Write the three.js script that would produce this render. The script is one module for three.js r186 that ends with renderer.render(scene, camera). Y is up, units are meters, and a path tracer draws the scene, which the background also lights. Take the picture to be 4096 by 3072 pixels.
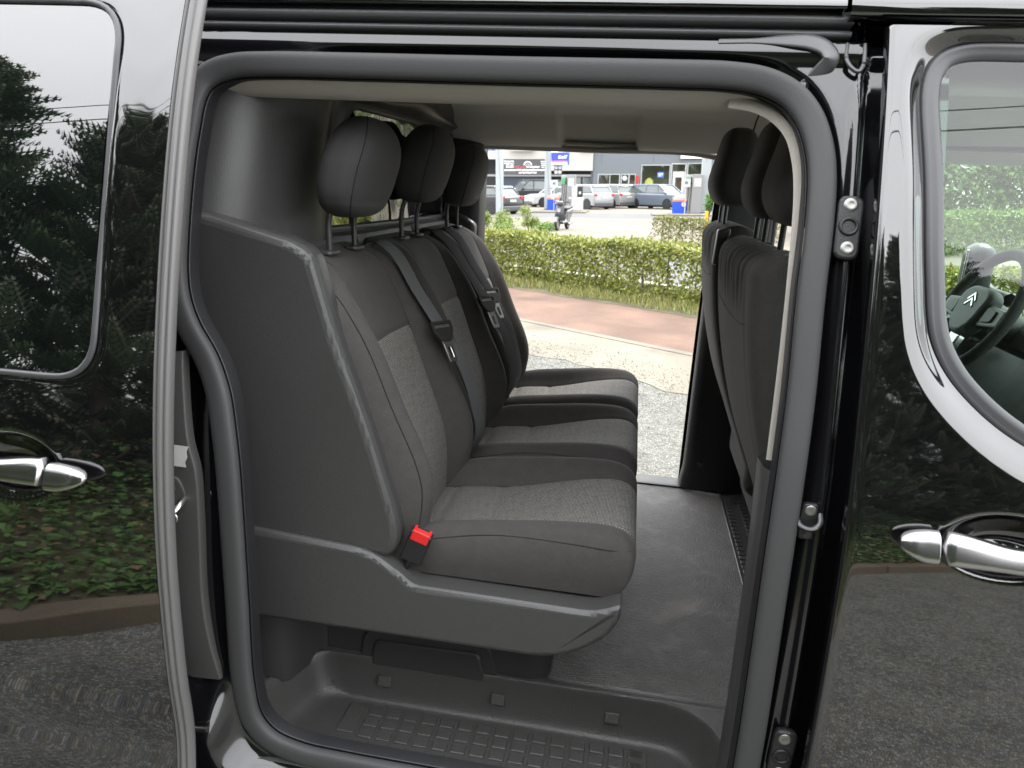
import * as THREE from 'three';
import { RoundedBoxGeometry } from 'three/addons/geometries/RoundedBoxGeometry.js';
import { mergeGeometries, mergeVertices, toCreasedNormals } from 'three/addons/utils/BufferGeometryUtils.js';

// ---------------------------------------------------------------- camera, sky, sun, exposure
const scene = new THREE.Scene();
const camera = new THREE.PerspectiveCamera(56.19, 1024 / 768, 0.05, 600);
const EYE = new THREE.Vector3(0.0727, 1.6463, 1.0679);
camera.position.copy(EYE);
camera.up.set(-0.049177, 0.963219, -0.264181);
camera.lookAt(EYE.x - 0.163606, EYE.y - 0.268697, EYE.z - 0.949229);
camera.focus = 1.7; camera.userData.fStop = 9;

const mul32 = (a) => () => { a |= 0; a = a + 0x6D2B79F5 | 0; let t = Math.imul(a ^ a >>> 15, 1 | a); t = t + Math.imul(t ^ t >>> 7, 61 | t) ^ t; return ((t ^ t >>> 14) >>> 0) / 4294967296; };
const hash2 = (x, y, s = 0) => { let h = Math.imul(x | 0, 374761393) + Math.imul(y | 0, 668265263) + Math.imul(s | 0, 1442695041) | 0; h = Math.imul(h ^ h >>> 13, 1274126177); return ((h ^ h >>> 16) >>> 0) / 4294967296; };
const wrap = (a, p) => ((a % p) + p) % p;
function vnoise(x, y, p, s = 0) { // periodic value noise, period p cells
  const xi = Math.floor(x), yi = Math.floor(y); let fx = x - xi, fy = y - yi;
  fx = fx * fx * (3 - 2 * fx); fy = fy * fy * (3 - 2 * fy);
  const a = hash2(wrap(xi, p), wrap(yi, p), s), b = hash2(wrap(xi + 1, p), wrap(yi, p), s), c = hash2(wrap(xi, p), wrap(yi + 1, p), s), d = hash2(wrap(xi + 1, p), wrap(yi + 1, p), s);
  return a + (b - a) * fx + (c - a) * fy + (a - b - c + d) * fx * fy;
}
function fbm(u, v, p, oct, s = 0) { let a = 0.5, t = 0, n = 0; for (let o = 0; o < oct; o++) { t += a * vnoise(u * p, v * p, p, s + o); n += a; a *= 0.5; p *= 2; } return t / n; }
const sst = (a, b, x) => { const t = Math.min(1, Math.max(0, (x - a) / (b - a))); return t * t * (3 - 2 * t); };
const mix = (a, b, t) => a + (b - a) * t;

{ // overcast sky, brighter towards the zenith, broken by soft cloud
  const W = 512, H = 256, d = new Float32Array(W * H * 4);
  for (let j = 0; j < H; j++) for (let i = 0; i < W; i++) {
    const el = (j / (H - 1) - 0.5) * Math.PI, s = Math.max(0, Math.sin(el));
    const c = fbm(i / W, j / H, 8, 5, 31), k = (0.78 + 0.42 * s) * (0.8 + 0.4 * c);
    const o = (j * W + i) * 4, blue = 0.5 + 0.5 * (1 - c);
    d[o] = k * (1 - 0.03 * blue); d[o + 1] = k * 0.995; d[o + 2] = k * (1 + 0.03 * blue); d[o + 3] = 1;
  }
  const sky = new THREE.DataTexture(d, W, H, THREE.RGBAFormat, THREE.FloatType);
  sky.mapping = THREE.EquirectangularReflectionMapping; sky.magFilter = sky.minFilter = THREE.LinearFilter; sky.wrapS = THREE.RepeatWrapping; sky.needsUpdate = true;
  scene.background = sky; scene.environment = sky;
  scene.backgroundIntensity = 1.5; scene.environmentIntensity = 1.5;
}
const sun = new THREE.DirectionalLight(new THREE.Color().setRGB(1, 0.96, 0.9), 1.5);
sun.position.set(9, 15, -19); sun.target.position.set(0, 0, -9); sun.castShadow = true; sun.shadow.radius = 24;
sun.shadow.mapSize.set(2048, 2048);
Object.assign(sun.shadow.camera, { left: -40, right: 40, top: 40, bottom: -40, near: 0.5, far: 120 });
scene.add(sun, sun.target);

const renderer = new THREE.WebGLRenderer({ antialias: true });
renderer.setSize(1024, 768);
renderer.toneMapping = THREE.LinearToneMapping;
renderer.toneMappingExposure = 3.0;
renderer.shadowMap.enabled = true;

// ---------------------------------------------------------------- textures
function tex(size, tile, fn, srgb = false) { // fn(u,v) -> grey or [r,g,b] in 0..1
  const d = new Uint8Array(size * size * 4);
  for (let j = 0; j < size; j++) for (let i = 0; i < size; i++) {
    const c = fn(i / size, j / size, i, j), o = (j * size + i) * 4;
    if (typeof c === 'number') d[o] = d[o + 1] = d[o + 2] = Math.max(0, Math.min(255, c * 255)); else for (let k = 0; k < 3; k++) d[o + k] = Math.max(0, Math.min(255, c[k] * 255));
    d[o + 3] = 255;
  }
  const t = new THREE.DataTexture(d, size, size, THREE.RGBAFormat);
  t.wrapS = t.wrapT = THREE.RepeatWrapping; t.magFilter = THREE.LinearFilter; t.minFilter = THREE.LinearMipmapLinearFilter; t.generateMipmaps = true;
  if (srgb) t.colorSpace = THREE.SRGBColorSpace;
  t.repeat.set(1 / tile, 1 / tile); t.needsUpdate = true; return t;
}
function worley(u, v, p, s = 0) { // [dist1, dist2, id]
  const x = u * p, y = v * p, xi = Math.floor(x), yi = Math.floor(y); let d1 = 9, d2 = 9, id = 0;
  for (let a = -1; a < 2; a++) for (let b = -1; b < 2; b++) {
    const cx = wrap(xi + a, p), cy = wrap(yi + b, p), px = xi + a + hash2(cx, cy, s), py = yi + b + hash2(cx, cy, s + 7), dd = Math.hypot(px - x, py - y);
    if (dd < d1) { d2 = d1; d1 = dd; id = hash2(cx, cy, s + 13); } else if (dd < d2) d2 = dd;
  } return [d1, d2, id];
}
const T = {};
T.grain = tex(256, 0.15, (u, v) => { const w = worley(u, v, 44, 3); return Math.min(1, (w[1] - w[0]) * 1.6) * 0.8 + 0.2 * vnoise(u * 64, v * 64, 64, 5); });
T.cloth = tex(512, 0.16, (u, v, i, j) => 0.5 + 0.28 * Math.sin(i * 0.785) * Math.sin(j * 0.785) + 0.22 * (hash2(i, j, 4) - 0.5));
T.clothC = tex(256, 0.5, (u, v) => { const n = 0.8 + 0.2 * fbm(u, v, 32, 3, 8) + 0.14 * (hash2(Math.floor(u * 256), Math.floor(v * 256), 6) - 0.5); return Math.pow(Math.max(0, n - 0.02), 0.45); }, true);
T.weave = tex(256, 0.082, (u, v) => { // dotted knit: light knots in offset rows on charcoal
  const x = u * 14, y = v * 28, row = Math.floor(y), fx = x + (row % 2) * 0.5, a = fx - Math.floor(fx) - 0.5, b = y - row - 0.5;
  const k = Math.exp(-(a * a * 14 + b * b * 9)), n = hash2(Math.floor(fx) % 14, row, 2), g = 0.03 + k * (0.42 + 0.3 * n);
  const s = Math.pow(g, 1 / 2.2); return [s, s * 0.985, s * 0.96];
}, true);
T.weaveB = tex(256, 0.082, (u, v) => { const x = u * 14, y = v * 28, row = Math.floor(y), fx = x + (row % 2) * 0.5, a = fx - Math.floor(fx) - 0.5, b = y - row - 0.5; return Math.exp(-(a * a * 10 + b * b * 7)); });
T.liner = tex(256, 0.05, (u, v, i, j) => 0.5 + 0.35 * Math.sin(j * 0.59 * 2) * (0.6 + 0.4 * vnoise(u * 20, v * 60, 20, 1)) + 0.2 * (hash2(i, j, 9) - 0.5));
T.mat = tex(512, 0.26, (u, v) => { const w = 0.09 * (fbm(u, v, 6, 3, 12) - 0.5), a = vnoise((u + w) * 64, (v + w * 2) * 18, 64, 40); const w2 = worley(u + w, v + w, 40, 17); return 0.5 * Math.min(1, (w2[1] - w2[0]) * 1.8) + 0.5 * a; });
T.matC = tex(512, 0.9, (u, v, i, j) => { const n = fbm(u, v, 6, 5, 61), sc = Math.pow(fbm(u, v, 24, 3, 71), 3); const g = 0.065 + 0.045 * n + 0.13 * sc * n + 0.03 * hash2(i, j, 3); const s = Math.pow(g * 1.1, 1 / 2.2); return [s * 1.01, s * 0.98, s * 0.955]; }, true);
T.scuff = tex(512, 0.7, (u, v) => { const n = fbm(u, v, 5, 5, 81), m = Math.pow(fbm(u, v, 40, 3, 91), 4); return 0.5 + 0.25 * n + 0.12 * m; });
T.gravel = tex(1024, 1.3, (u, v) => { const w = worley(u, v, 112, 21), e = Math.min(1, (w[1] - w[0]) * 3.2), n = fbm(u, v, 9, 4, 5); const g = (0.075 + 0.2 * w[2] * w[2] + 0.1 * n) * (0.25 + 0.75 * e), warm = 0.94 + 0.1 * hash2(Math.floor(w[2] * 999), 3); const s = Math.pow(g, 1 / 2.2); return [s * warm, s * 0.985, s * (1.92 - warm)]; }, true);
T.gravelB = tex(1024, 1.3, (u, v) => { const w = worley(u, v, 112, 21); return Math.min(1, (w[1] - w[0]) * 1.4) * (0.5 + 0.5 * w[2]); });
const speck = (base, amp, s, tile, tone) => tex(512, tile, (u, v, i, j) => { const n = fbm(u, v, 5, 5, s), h = hash2(i, j, s), g = base * (1 + amp * (n - 0.5) * 2) * (0.82 + 0.36 * h); const q = Math.pow(g, 1 / 2.2); return [q * tone[0], q * tone[1], q * tone[2]]; }, true);
T.concrete = speck(0.15, 0.5, 101, 2.6, [1.05, 0.99, 0.88]);
T.red = speck(0.092, 0.45, 111, 2.6, [1.17, 0.92, 0.78]);
T.tan = speck(0.15, 0.25, 121, 7, [1.06, 0.985, 0.9]);
T.asphalt = speck(0.11, 0.2, 131, 3, [1, 1, 1]);
T.soil = speck(0.075, 0.5, 141, 1.7, [1.04, 1.0, 0.75]);
T.wallB = speck(0.3, 0.1, 151, 6, [0.97, 1, 1.03]);
T.dust = tex(512, 0.5, (u, v, i, j) => { const n = fbm(u, v, 8, 5, 33); return 0.25 + 0.5 * n + 0.1 * hash2(i, j, 5); });

// ---------------------------------------------------------------- materials (linear base colours)
const C = (r, g = r, b = r) => new THREE.Color().setRGB(r, g, b);
const std = (o) => new THREE.MeshStandardMaterial(o), phy = (o) => new THREE.MeshPhysicalMaterial(o);
const M = {
  paint: phy({ color: C(0.0035, 0.0035, 0.004), roughness: 0.022, ior: 2.12, side: THREE.DoubleSide }),
  jamb: phy({ color: C(0.006, 0.006, 0.0075), roughness: 0.1, ior: 1.75, side: THREE.DoubleSide }),
  privacy: phy({ color: C(0.003, 0.004, 0.004), roughness: 0.012, ior: 2.3, side: THREE.DoubleSide }),
  rubber: phy({ color: C(0.055, 0.055, 0.06), roughness: 0.42, ior: 1.6, bumpMap: T.dust, bumpScale: 0.0004, side: THREE.DoubleSide }),
  greyseal: phy({ color: C(0.11, 0.107, 0.106), roughness: 0.36, ior: 1.65, side: THREE.DoubleSide }),
  seal: phy({ color: C(0.043, 0.043, 0.0445), roughness: 0.62, ior: 1.5, bumpMap: T.grain, bumpScale: 0.00012, side: THREE.DoubleSide }),
  plastic: phy({ color: C(0.046, 0.0455, 0.045), roughness: 0.62, ior: 1.5, roughnessMap: T.scuff, bumpMap: T.grain, bumpScale: 0.0002, side: THREE.DoubleSide }),
  plasticDark: phy({ color: C(0.014, 0.014, 0.016), roughness: 0.42, bumpMap: T.grain, bumpScale: 0.0003, side: THREE.DoubleSide }),
  tray: phy({ color: C(0.075, 0.073, 0.07), roughness: 0.5, roughnessMap: T.scuff, bumpMap: T.grain, bumpScale: 0.0006, side: THREE.DoubleSide }),
  fabric: phy({ color: C(0.054, 0.0495, 0.047), map: T.clothC, roughness: 0.9, sheen: 0.6, sheenRoughness: 0.6, sheenColor: C(0.14, 0.13, 0.125), bumpMap: T.cloth, bumpScale: 0.0004, side: THREE.DoubleSide }),
  insert: phy({ color: C(0.68, 0.665, 0.645), map: T.weave, roughness: 0.85, sheen: 0.4, sheenRoughness: 0.6, sheenColor: C(0.12), bumpMap: T.weaveB, bumpScale: 0.0007, side: THREE.DoubleSide }),
  leatherette: phy({ color: C(0.042, 0.041, 0.0415), roughness: 0.85, bumpMap: T.cloth, bumpScale: 0.0003, sheen: 0.3, sheenRoughness: 0.5, sheenColor: C(0.08), side: THREE.DoubleSide }),
  seam: std({ color: C(0.014), roughness: 0.9 }),
  liner: phy({ color: C(0.45, 0.42, 0.38), roughness: 0.95, bumpMap: T.liner, bumpScale: 0.0005, sheen: 0.3, sheenRoughness: 0.8, sheenColor: C(0.2), side: THREE.DoubleSide }),
  mat: phy({ color: C(1), map: T.matC, roughness: 0.55, bumpMap: T.mat, bumpScale: 0.0026, side: THREE.DoubleSide }),
  strap: phy({ color: C(0.075, 0.075, 0.077), roughness: 0.55, bumpMap: T.cloth, bumpScale: 0.0003, side: THREE.DoubleSide }),
  steel: std({ color: C(0.62, 0.61, 0.58), metalness: 1, roughness: 0.28 }),
  zinc: std({ color: C(0.3, 0.295, 0.28), metalness: 0.9, roughness: 0.42 }),
  chrome: std({ color: C(0.72, 0.72, 0.74), metalness: 1, roughness: 0.1 }),
  chromeDark: std({ color: C(0.42, 0.41, 0.42), metalness: 1, roughness: 0.2 }),
  rod: std({ color: C(0.07, 0.07, 0.072), metalness: 0.6, roughness: 0.3 }),
  red: std({ color: C(0.72, 0.02, 0.02), roughness: 0.35 }),
  rail: phy({ color: C(0.085, 0.086, 0.092), roughness: 0.34, ior: 1.6, side: THREE.DoubleSide }),
  black: std({ color: C(0.012), roughness: 0.5 }),
  dust: phy({ color: C(0.075, 0.072, 0.07), roughness: 0.5, bumpMap: T.dust, bumpScale: 0.0006, side: THREE.DoubleSide }),
  pane: phy({ color: C(0.66, 0.83, 0.74), transmission: 1, thickness: 0, roughness: 0, ior: 1.6, side: THREE.DoubleSide }),
  clear: phy({ color: C(0.9, 0.95, 0.92), transmission: 1, thickness: 0, roughness: 0, ior: 1.5, side: THREE.DoubleSide }),
  polycarb: phy({ color: C(0.004, 0.005, 0.005), roughness: 0.02, ior: 2.8, bumpMap: T.dust, bumpScale: 0, side: THREE.DoubleSide }),
  dash: phy({ color: C(0.07, 0.075, 0.078), roughness: 0.55, bumpMap: T.grain, bumpScale: 0.0003, side: THREE.DoubleSide }),
  white: std({ color: C(0.6, 0.6, 0.58), roughness: 0.5, side: THREE.DoubleSide }),
};

// ---------------------------------------------------------------- geometry kit
function spline(xs, ys) { // natural cubic
  const n = xs.length, u = Array(n).fill(0), z = Array(n).fill(0);
  for (let i = 1; i < n - 1; i++) { const s = (xs[i] - xs[i - 1]) / (xs[i + 1] - xs[i - 1]), p = s * z[i - 1] + 2; z[i] = (s - 1) / p; u[i] = (6 * ((ys[i + 1] - ys[i]) / (xs[i + 1] - xs[i]) - (ys[i] - ys[i - 1]) / (xs[i] - xs[i - 1])) / (xs[i + 1] - xs[i - 1]) - s * u[i - 1]) / p; }
  for (let i = n - 2; i >= 0; i--) z[i] = z[i] * z[i + 1] + u[i];
  return (x) => { let k = 0; while (k < n - 2 && x > xs[k + 1]) k++; x = Math.max(xs[0], Math.min(xs[n - 1], x)); const h = xs[k + 1] - xs[k], a = (xs[k + 1] - x) / h, b = 1 - a; return a * ys[k] + b * ys[k + 1] + ((a * a * a - a) * z[k] + (b * b * b - b) * z[k + 1]) * h * h / 6; };
}
const lin = (xs, ys) => (x) => { if (x <= xs[0]) return ys[0]; for (let i = 1; i < xs.length; i++) if (x <= xs[i]) return mix(ys[i - 1], ys[i], (x - xs[i - 1]) / (xs[i] - xs[i - 1])); return ys[ys.length - 1]; };
function gridArr(us, vs, fn, closeU = false) {
  const p = [], ix = [], nv = vs.length, nu = us.length;
  for (const u of us) for (const v of vs) p.push(...fn(u, v));
  for (let i = 0; i < nu - (closeU ? 0 : 1); i++) for (let j = 0; j < nv - 1; j++) { const a = i * nv + j, b = ((i + 1) % nu) * nv + j; ix.push(a, b, a + 1, b, b + 1, a + 1); }
  const g = new THREE.BufferGeometry(); g.setAttribute('position', new THREE.Float32BufferAttribute(p, 3)); g.setIndex(ix); g.computeVertexNormals(); return g;
}
const ar = (a, b, n) => Array.from({ length: n + 1 }, (_, i) => a + (b - a) * i / n);
function metreUV(g) { // uv in metres from the dominant direction of each face
  const s = g.index ? g.toNonIndexed() : g, P = s.attributes.position, N = s.attributes.normal, uv = new Float32Array(P.count * 2);
  for (let i = 0; i < P.count; i += 3) {
    let nx = 0, ny = 0, nz = 0; for (let k = 0; k < 3; k++) { nx += Math.abs(N.getX(i + k)); ny += Math.abs(N.getY(i + k)); nz += Math.abs(N.getZ(i + k)); }
    for (let k = 0; k < 3; k++) { const x = P.getX(i + k), y = P.getY(i + k), z = P.getZ(i + k), o = (i + k) * 2; if (nx >= ny && nx >= nz) { uv[o] = z; uv[o + 1] = y; } else if (ny >= nz) { uv[o] = z; uv[o + 1] = x; } else { uv[o] = x; uv[o + 1] = y; } }
  }
  s.setAttribute('uv', new THREE.BufferAttribute(uv, 2)); return s;
}
const used = {};
function numbered(n) { if (!(n in used)) { used[n] = 0; return n; } used[n]++; return n + '_' + String(used[n]).padStart(3, '0'); }
function mesh(name, geo, mat, parent, label) {
  if ((mat.map || mat.bumpMap || mat.roughnessMap) && !geo.userData.uvDone) { geo = metreUV(geo); geo.userData.uvDone = true; }
  const m = new THREE.Mesh(geo, mat); m.name = name; m.castShadow = m.receiveShadow = true; if (label) m.userData.label = label;
  if (parent) parent.add(m); return m;
}
function group(name, parent, label) { const g = new THREE.Group(); g.name = name; if (label) g.userData.label = label; if (parent) parent.add(g); return g; }
function thing(name, label, category, grp) { const g = new THREE.Group(); g.name = numbered(name); g.userData = { label, category }; if (grp) g.userData.group = grp; scene.add(g); return g; }
function structure(name, geo, mat) { const m = mesh(name, geo, mat, scene); m.userData.kind = 'structure'; return m; }
const V3 = (x, y, z) => new THREE.Vector3(x, y, z);
function curve(pts, closed = false, n = 100) { const c = new THREE.CatmullRomCurve3(pts.map((p) => V3(...p)), closed, 'centripetal'); return c.getSpacedPoints(n); }
function sweep(P, section, { closed = false, up = V3(0, 0, 1), capped = false } = {}) { // section [a,b]: a along T x up, b along up
  const n = P.length, us = ar(0, n - 1, n - 1), T1 = V3(), B = V3(), U = V3(), q = V3();
  const L = closed ? n - 1 : n, rows = [];
  for (let i = 0; i < L; i++) {
    const a = P[closed ? (i - 1 + L) % L : Math.max(0, i - 1)], b = P[closed ? (i + 1) % L : Math.min(n - 1, i + 1)];
    T1.subVectors(b, a).normalize(); const up2 = typeof up === 'function' ? up(P[i], T1) : up; B.crossVectors(T1, up2).normalize(); U.crossVectors(B, T1).normalize();
    rows.push(section.map(([s, t]) => { q.copy(P[i]).addScaledVector(B, s).addScaledVector(U, t); return [q.x, q.y, q.z]; }));
  }
  const g = gridArr(ar(0, L - 1, L - 1), ar(0, section.length - 1, section.length - 1), (u, v) => rows[Math.round(u)][Math.round(v)], closed);
  return g;
}
const circ = (ra, rb, n = 14) => ar(0, Math.PI * 2, n).map((t) => [ra * Math.cos(t), rb * Math.sin(t)]);
function tube(pts, r, { closed = false, n = 60, seg = 8, smooth = true } = {}) { const P = smooth ? curve(pts, closed, n) : pts.map((p) => V3(...p)); return sweep(P, circ(r, r, seg), { closed, up: (p, t) => Math.abs(t.y) > 0.9 ? V3(1, 0, 0) : V3(0, 1, 0) }); }
function roundPoly(pts, r, seg = 8) { // closed polygon with rounded corners -> [x,y] list
  const out = [], n = pts.length;
  for (let i = 0; i < n; i++) {
    const p = pts[i], a = pts[(i - 1 + n) % n], b = pts[(i + 1) % n], rr = Array.isArray(r) ? r[i] : r;
    const la = Math.hypot(a[0] - p[0], a[1] - p[1]), lb = Math.hypot(b[0] - p[0], b[1] - p[1]), k = Math.min(rr, la / 2.05, lb / 2.05);
    const s = [p[0] + (a[0] - p[0]) / la * k, p[1] + (a[1] - p[1]) / la * k], e = [p[0] + (b[0] - p[0]) / lb * k, p[1] + (b[1] - p[1]) / lb * k];
    for (let j = 0; j <= seg; j++) { const t = j / seg, w0 = (1 - t) * (1 - t), w1 = 2 * t * (1 - t), w2 = t * t; out.push([w0 * s[0] + w1 * p[0] + w2 * e[0], w0 * s[1] + w1 * p[1] + w2 * e[1]]); }
  } return out;
}
function flatCaps(g) { // flat end faces keep their own normal
  const P = g.attributes.position, N = g.attributes.normal, a = V3(), b = V3(), c = V3();
  for (let i = 0; i < P.count; i += 3) { a.fromBufferAttribute(P, i); b.fromBufferAttribute(P, i + 1).sub(a); c.fromBufferAttribute(P, i + 2).sub(a); b.cross(c).normalize(); if (Math.abs(b.z) > 0.9995) for (let k = 0; k < 3; k++) N.setXYZ(i + k, b.x, b.y, b.z); }
  return g;
}
function extr(pts, z0, z1, bevel = 0.004, seg = 3, holes = []) { // outline in x,y between two z
  const s = new THREE.Shape(pts.map((p) => new THREE.Vector2(...p))); for (const h of holes) s.holes.push(new THREE.Path(h.map((p) => new THREE.Vector2(...p))));
  const b = Math.min(bevel, Math.abs(z1 - z0) / 2.01), g = new THREE.ExtrudeGeometry(s, { depth: Math.max(1e-4, z1 - z0 - 2 * b), bevelEnabled: bevel > 0, bevelThickness: b, bevelSize: b, bevelOffset: -b, bevelSegments: seg, curveSegments: 6 });
  g.translate(0, 0, z0 + b); g.deleteAttribute('uv'); const o = flatCaps(toCreasedNormals(g, 0.62)), P = o.attributes.position, uv = new Float32Array(P.count * 2); for (let i = 0; i < P.count; i++) { uv[2 * i] = P.getX(i) + 0.7 * P.getZ(i); uv[2 * i + 1] = P.getY(i) + 0.7 * P.getZ(i); } o.setAttribute('uv', new THREE.BufferAttribute(uv, 2)); o.userData.uvDone = true; return o;
}
function rbox(x0, x1, y0, y1, z0, z1, r = 0.004, seg = 2) { const g = new RoundedBoxGeometry(x1 - x0, y1 - y0, z1 - z0, seg, Math.min(r, (x1 - x0) / 2.01, (y1 - y0) / 2.01, (z1 - z0) / 2.01)); g.translate((x0 + x1) / 2, (y0 + y1) / 2, (z0 + z1) / 2); return g; }
function box(x0, x1, y0, y1, z0, z1) { const g = new THREE.BoxGeometry(x1 - x0, y1 - y0, z1 - z0); g.translate((x0 + x1) / 2, (y0 + y1) / 2, (z0 + z1) / 2); return g; }
function cyl(r0, r1, h, seg = 20) { return new THREE.CylinderGeometry(r1, r0, h, seg); }
function rayLoop(poly, c, N) { // star-shaped outline sampled by direction
  const out = [];
  for (let i = 0; i < N; i++) {
    const a = i / N * Math.PI * 2, dx = Math.cos(a), dy = Math.sin(a); let best = 0;
    for (let k = 0; k < poly.length; k++) { const p = poly[k], q = poly[(k + 1) % poly.length], ex = q[0] - p[0], ey = q[1] - p[1], den = dx * ey - dy * ex; if (Math.abs(den) < 1e-12) continue; const t = ((p[0] - c[0]) * ey - (p[1] - c[1]) * ex) / den, s = ((p[0] - c[0]) * dy - (p[1] - c[1]) * dx) / den; if (t > 0 && s >= -1e-6 && s <= 1 + 1e-6) best = Math.max(best, t); }
    out.push([c[0] + dx * best, c[1] + dy * best]);
  } return out;
}
function ringPanel(inner, outer, rows, zf) { // sheet between two loops; zf(x,y,distance from the inner loop, loop index)
  const N = inner.length;
  return gridArr(ar(0, N - 1, N - 1), rows, (u, k) => { const i = Math.round(u), a = inner[i], b = outer[i], L = Math.hypot(b[0] - a[0], b[1] - a[1]), x = mix(a[0], b[0], k), y = mix(a[1], b[1], k); const z = zf(x, y, k * L, i); return Array.isArray(z) ? z : [x, y, z]; }, true);
}
function ribbon(pts, wvec, th, n = 40) { const P = curve(pts, false, n), W = V3(...wvec), h = W.length(); W.normalize(); return sweep(P, [[-h, -th], [h, -th], [h, th], [-h, th], [-h, -th]], { up: (p, t) => V3().crossVectors(W, t).normalize().negate() }); }

// ---------------------------------------------------------------- the van (its own frame: x to the nose, z to the kerb side, y up)
const van = thing('crew_van', 'black crew van with both sliding side doors open, showing rear bench', 'van');
van.quaternion.setFromRotationMatrix(new THREE.Matrix4().set(0.999016, 0.044342, 0, 0, -0.044341, 0.998989, 0.007369, 0, 0.000327, -0.007361, 0.999973, 0, 0, 0, 0, 1));
const F = spline([0.1, 0.35, 0.5, 0.775, 1.003, 1.095, 1.203, 1.329, 1.462, 1.555, 1.678, 1.813, 1.906, 2.05], [0.03, 0.066, 0.072, 0.079, 0.073, 0.066, 0.052, 0.023, -0.012, -0.038, -0.079, -0.131, -0.171, -0.24]);
const S = spline([0.1, 0.4, 0.5, 0.58, 0.64, 0.69, 0.74, 0.8, 0.895, 1.02, 1.121, 1.285, 1.389, 1.5, 1.651, 1.776, 1.881, 2.05], [0.12, 0.163, 0.169, 0.169, 0.1635, 0.1595, 0.161, 0.166, 0.169, 0.1685, 0.163, 0.144, 0.126, 0.103, 0.066, 0.028, -0.012, -0.085]);
const bowl = (x, y, cx, cy, rx, ry, d) => { const r = ((x - cx) / rx) ** 2 + ((y - cy) / ry) ** 2; return r < 1 ? d * Math.pow(1 - r, 1.5) * 1.25 : 0; };
const ripple = (x, y) => 0.0001 * (Math.sin(x * 31 + y * 7) * Math.sin(y * 23 - x * 5)) * sst(1.3, 1.5, y);
const dents = (x, y) => 0.00012 * Math.sin(y * 88 + 3 * Math.sin(x * 40)) * sst(1.55, 1.75, y);

const handleBar = (x0, x1, cy, hh, dd, zf, round0, round1) => gridArr(ar(0, 1, 44), ar(0, Math.PI * 2, 28), (u, th) => { // bar with rounded section; ends close where asked
  const e0 = Math.min(1, u / round0[0]), e1 = Math.min(1, (1 - u) / round1[0]), k = Math.pow(1 - Math.pow(1 - e0, 2.2), round0[1]) * Math.pow(1 - Math.pow(1 - e1, 2.2), round1[1]), x = mix(x0, x1, u), pw = (v, q) => Math.sign(v) * Math.pow(Math.abs(v), q), y = cy(x) + hh(x) * k * pw(Math.cos(th), 0.72);
  return [x, y, zf(cy(x)) + 0.02 + dd * k * pw(Math.sin(th), 0.8) - 0.35 * (y - cy(x))];
});
{ // ---- sliding door, slid back along the side
  const door = group('sliding_door', van, 'sliding door slid back beside the opening');
  const c = [-1.27, 1.6], win = roundPoly([[-1.76, 1.318], [-0.799, 1.318], [-0.797, 1.876], [-1.76, 1.876]], 0.075, 10);
  const N = 900, inner = rayLoop(win, c, N), outer = rayLoop([[-1.95, 0.22], [-0.7, 0.22], [-0.7, 1.975], [-1.95, 1.975]], c, N);
  const hx = -0.948, hy = 1.172;
  const skin = ringPanel(inner, outer, [...ar(0, 0.05, 10), ...ar(0.052, 0.22, 80), ...ar(0.23, 1, 60)], (x, y, d) => S(y) + ripple(x, y) + dents(x, y) - 0.006 * Math.exp(-d / 0.004) - bowl(x, y, hx, hy, 0.089, 0.053, 0.03));
  mesh('door_skin', skin, M.paint, door);
  const gl = rayLoop(win, c, 260), ctr = gl.map(() => c);
  mesh('window_glass', ringPanel(ctr, gl, ar(0.002, 0.992, 40), (x, y) => S(y) - 0.001), M.privacy, door, 'dark privacy glass mirroring a conifer and pale sky');
  mesh('window_gasket', sweep(curve(win.map((p) => [p[0], p[1], S(p[1]) + 0.001]), true, 240), circ(0.005, 0.004, 10), { closed: true }), M.rubber, door);
  const sec = [[-0.702, -0.012], [-0.7015, -0.002], [-0.7, 0.0012], [-0.698, 0.0005], [-0.6965, -0.004], [-0.694, -0.004], [-0.6925, 0.0015], [-0.6895, 0.0032], [-0.686, 0.002], [-0.6845, -0.0022], [-0.682, -0.0022], [-0.6808, 0.0012], [-0.6775, -0.001], [-0.6752, -0.006], [-0.6742, -0.013], [-0.678, -0.02], [-0.7, -0.03]];
  mesh('edge_seal', gridArr(ar(0.24, 1.975, 90), sec, (y, s) => [s[0], y, S(y) + s[1] - 0.002]), M.greyseal, door, 'ribbed grey rubber edge');
  mesh('inner_panel', gridArr(ar(0.24, 1.975, 40), [[-0.699, -0.02], [-0.705, -0.04], [-0.76, -0.05], [-1.94, -0.055], [-1.95, 0]], (y, s) => [s[0], y, S(y) + s[1]]), M.plasticDark, door);
  mesh('handle_grip', handleBar(-1.12, -0.8672, (x) => 1.168 + 0.006 * sst(-1, -0.88, x), (x) => 0.0155 + 0.005 * sst(-0.97, -0.885, x), 0.013, S, [0.02, 0.4], [0.008, 0.3]), M.chromeDark, door);
  mesh('handle_cap', handleBar(-0.8645, -0.797, (x) => 1.1685 + 0.003 * sst(-0.85, -0.8, x), (x) => mix(0.0205, 0.014, sst(-0.85, -0.8, x)), 0.0125, S, [0.03, 0.3], [0.45, 0.45]), M.chromeDark, door);
}
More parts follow.
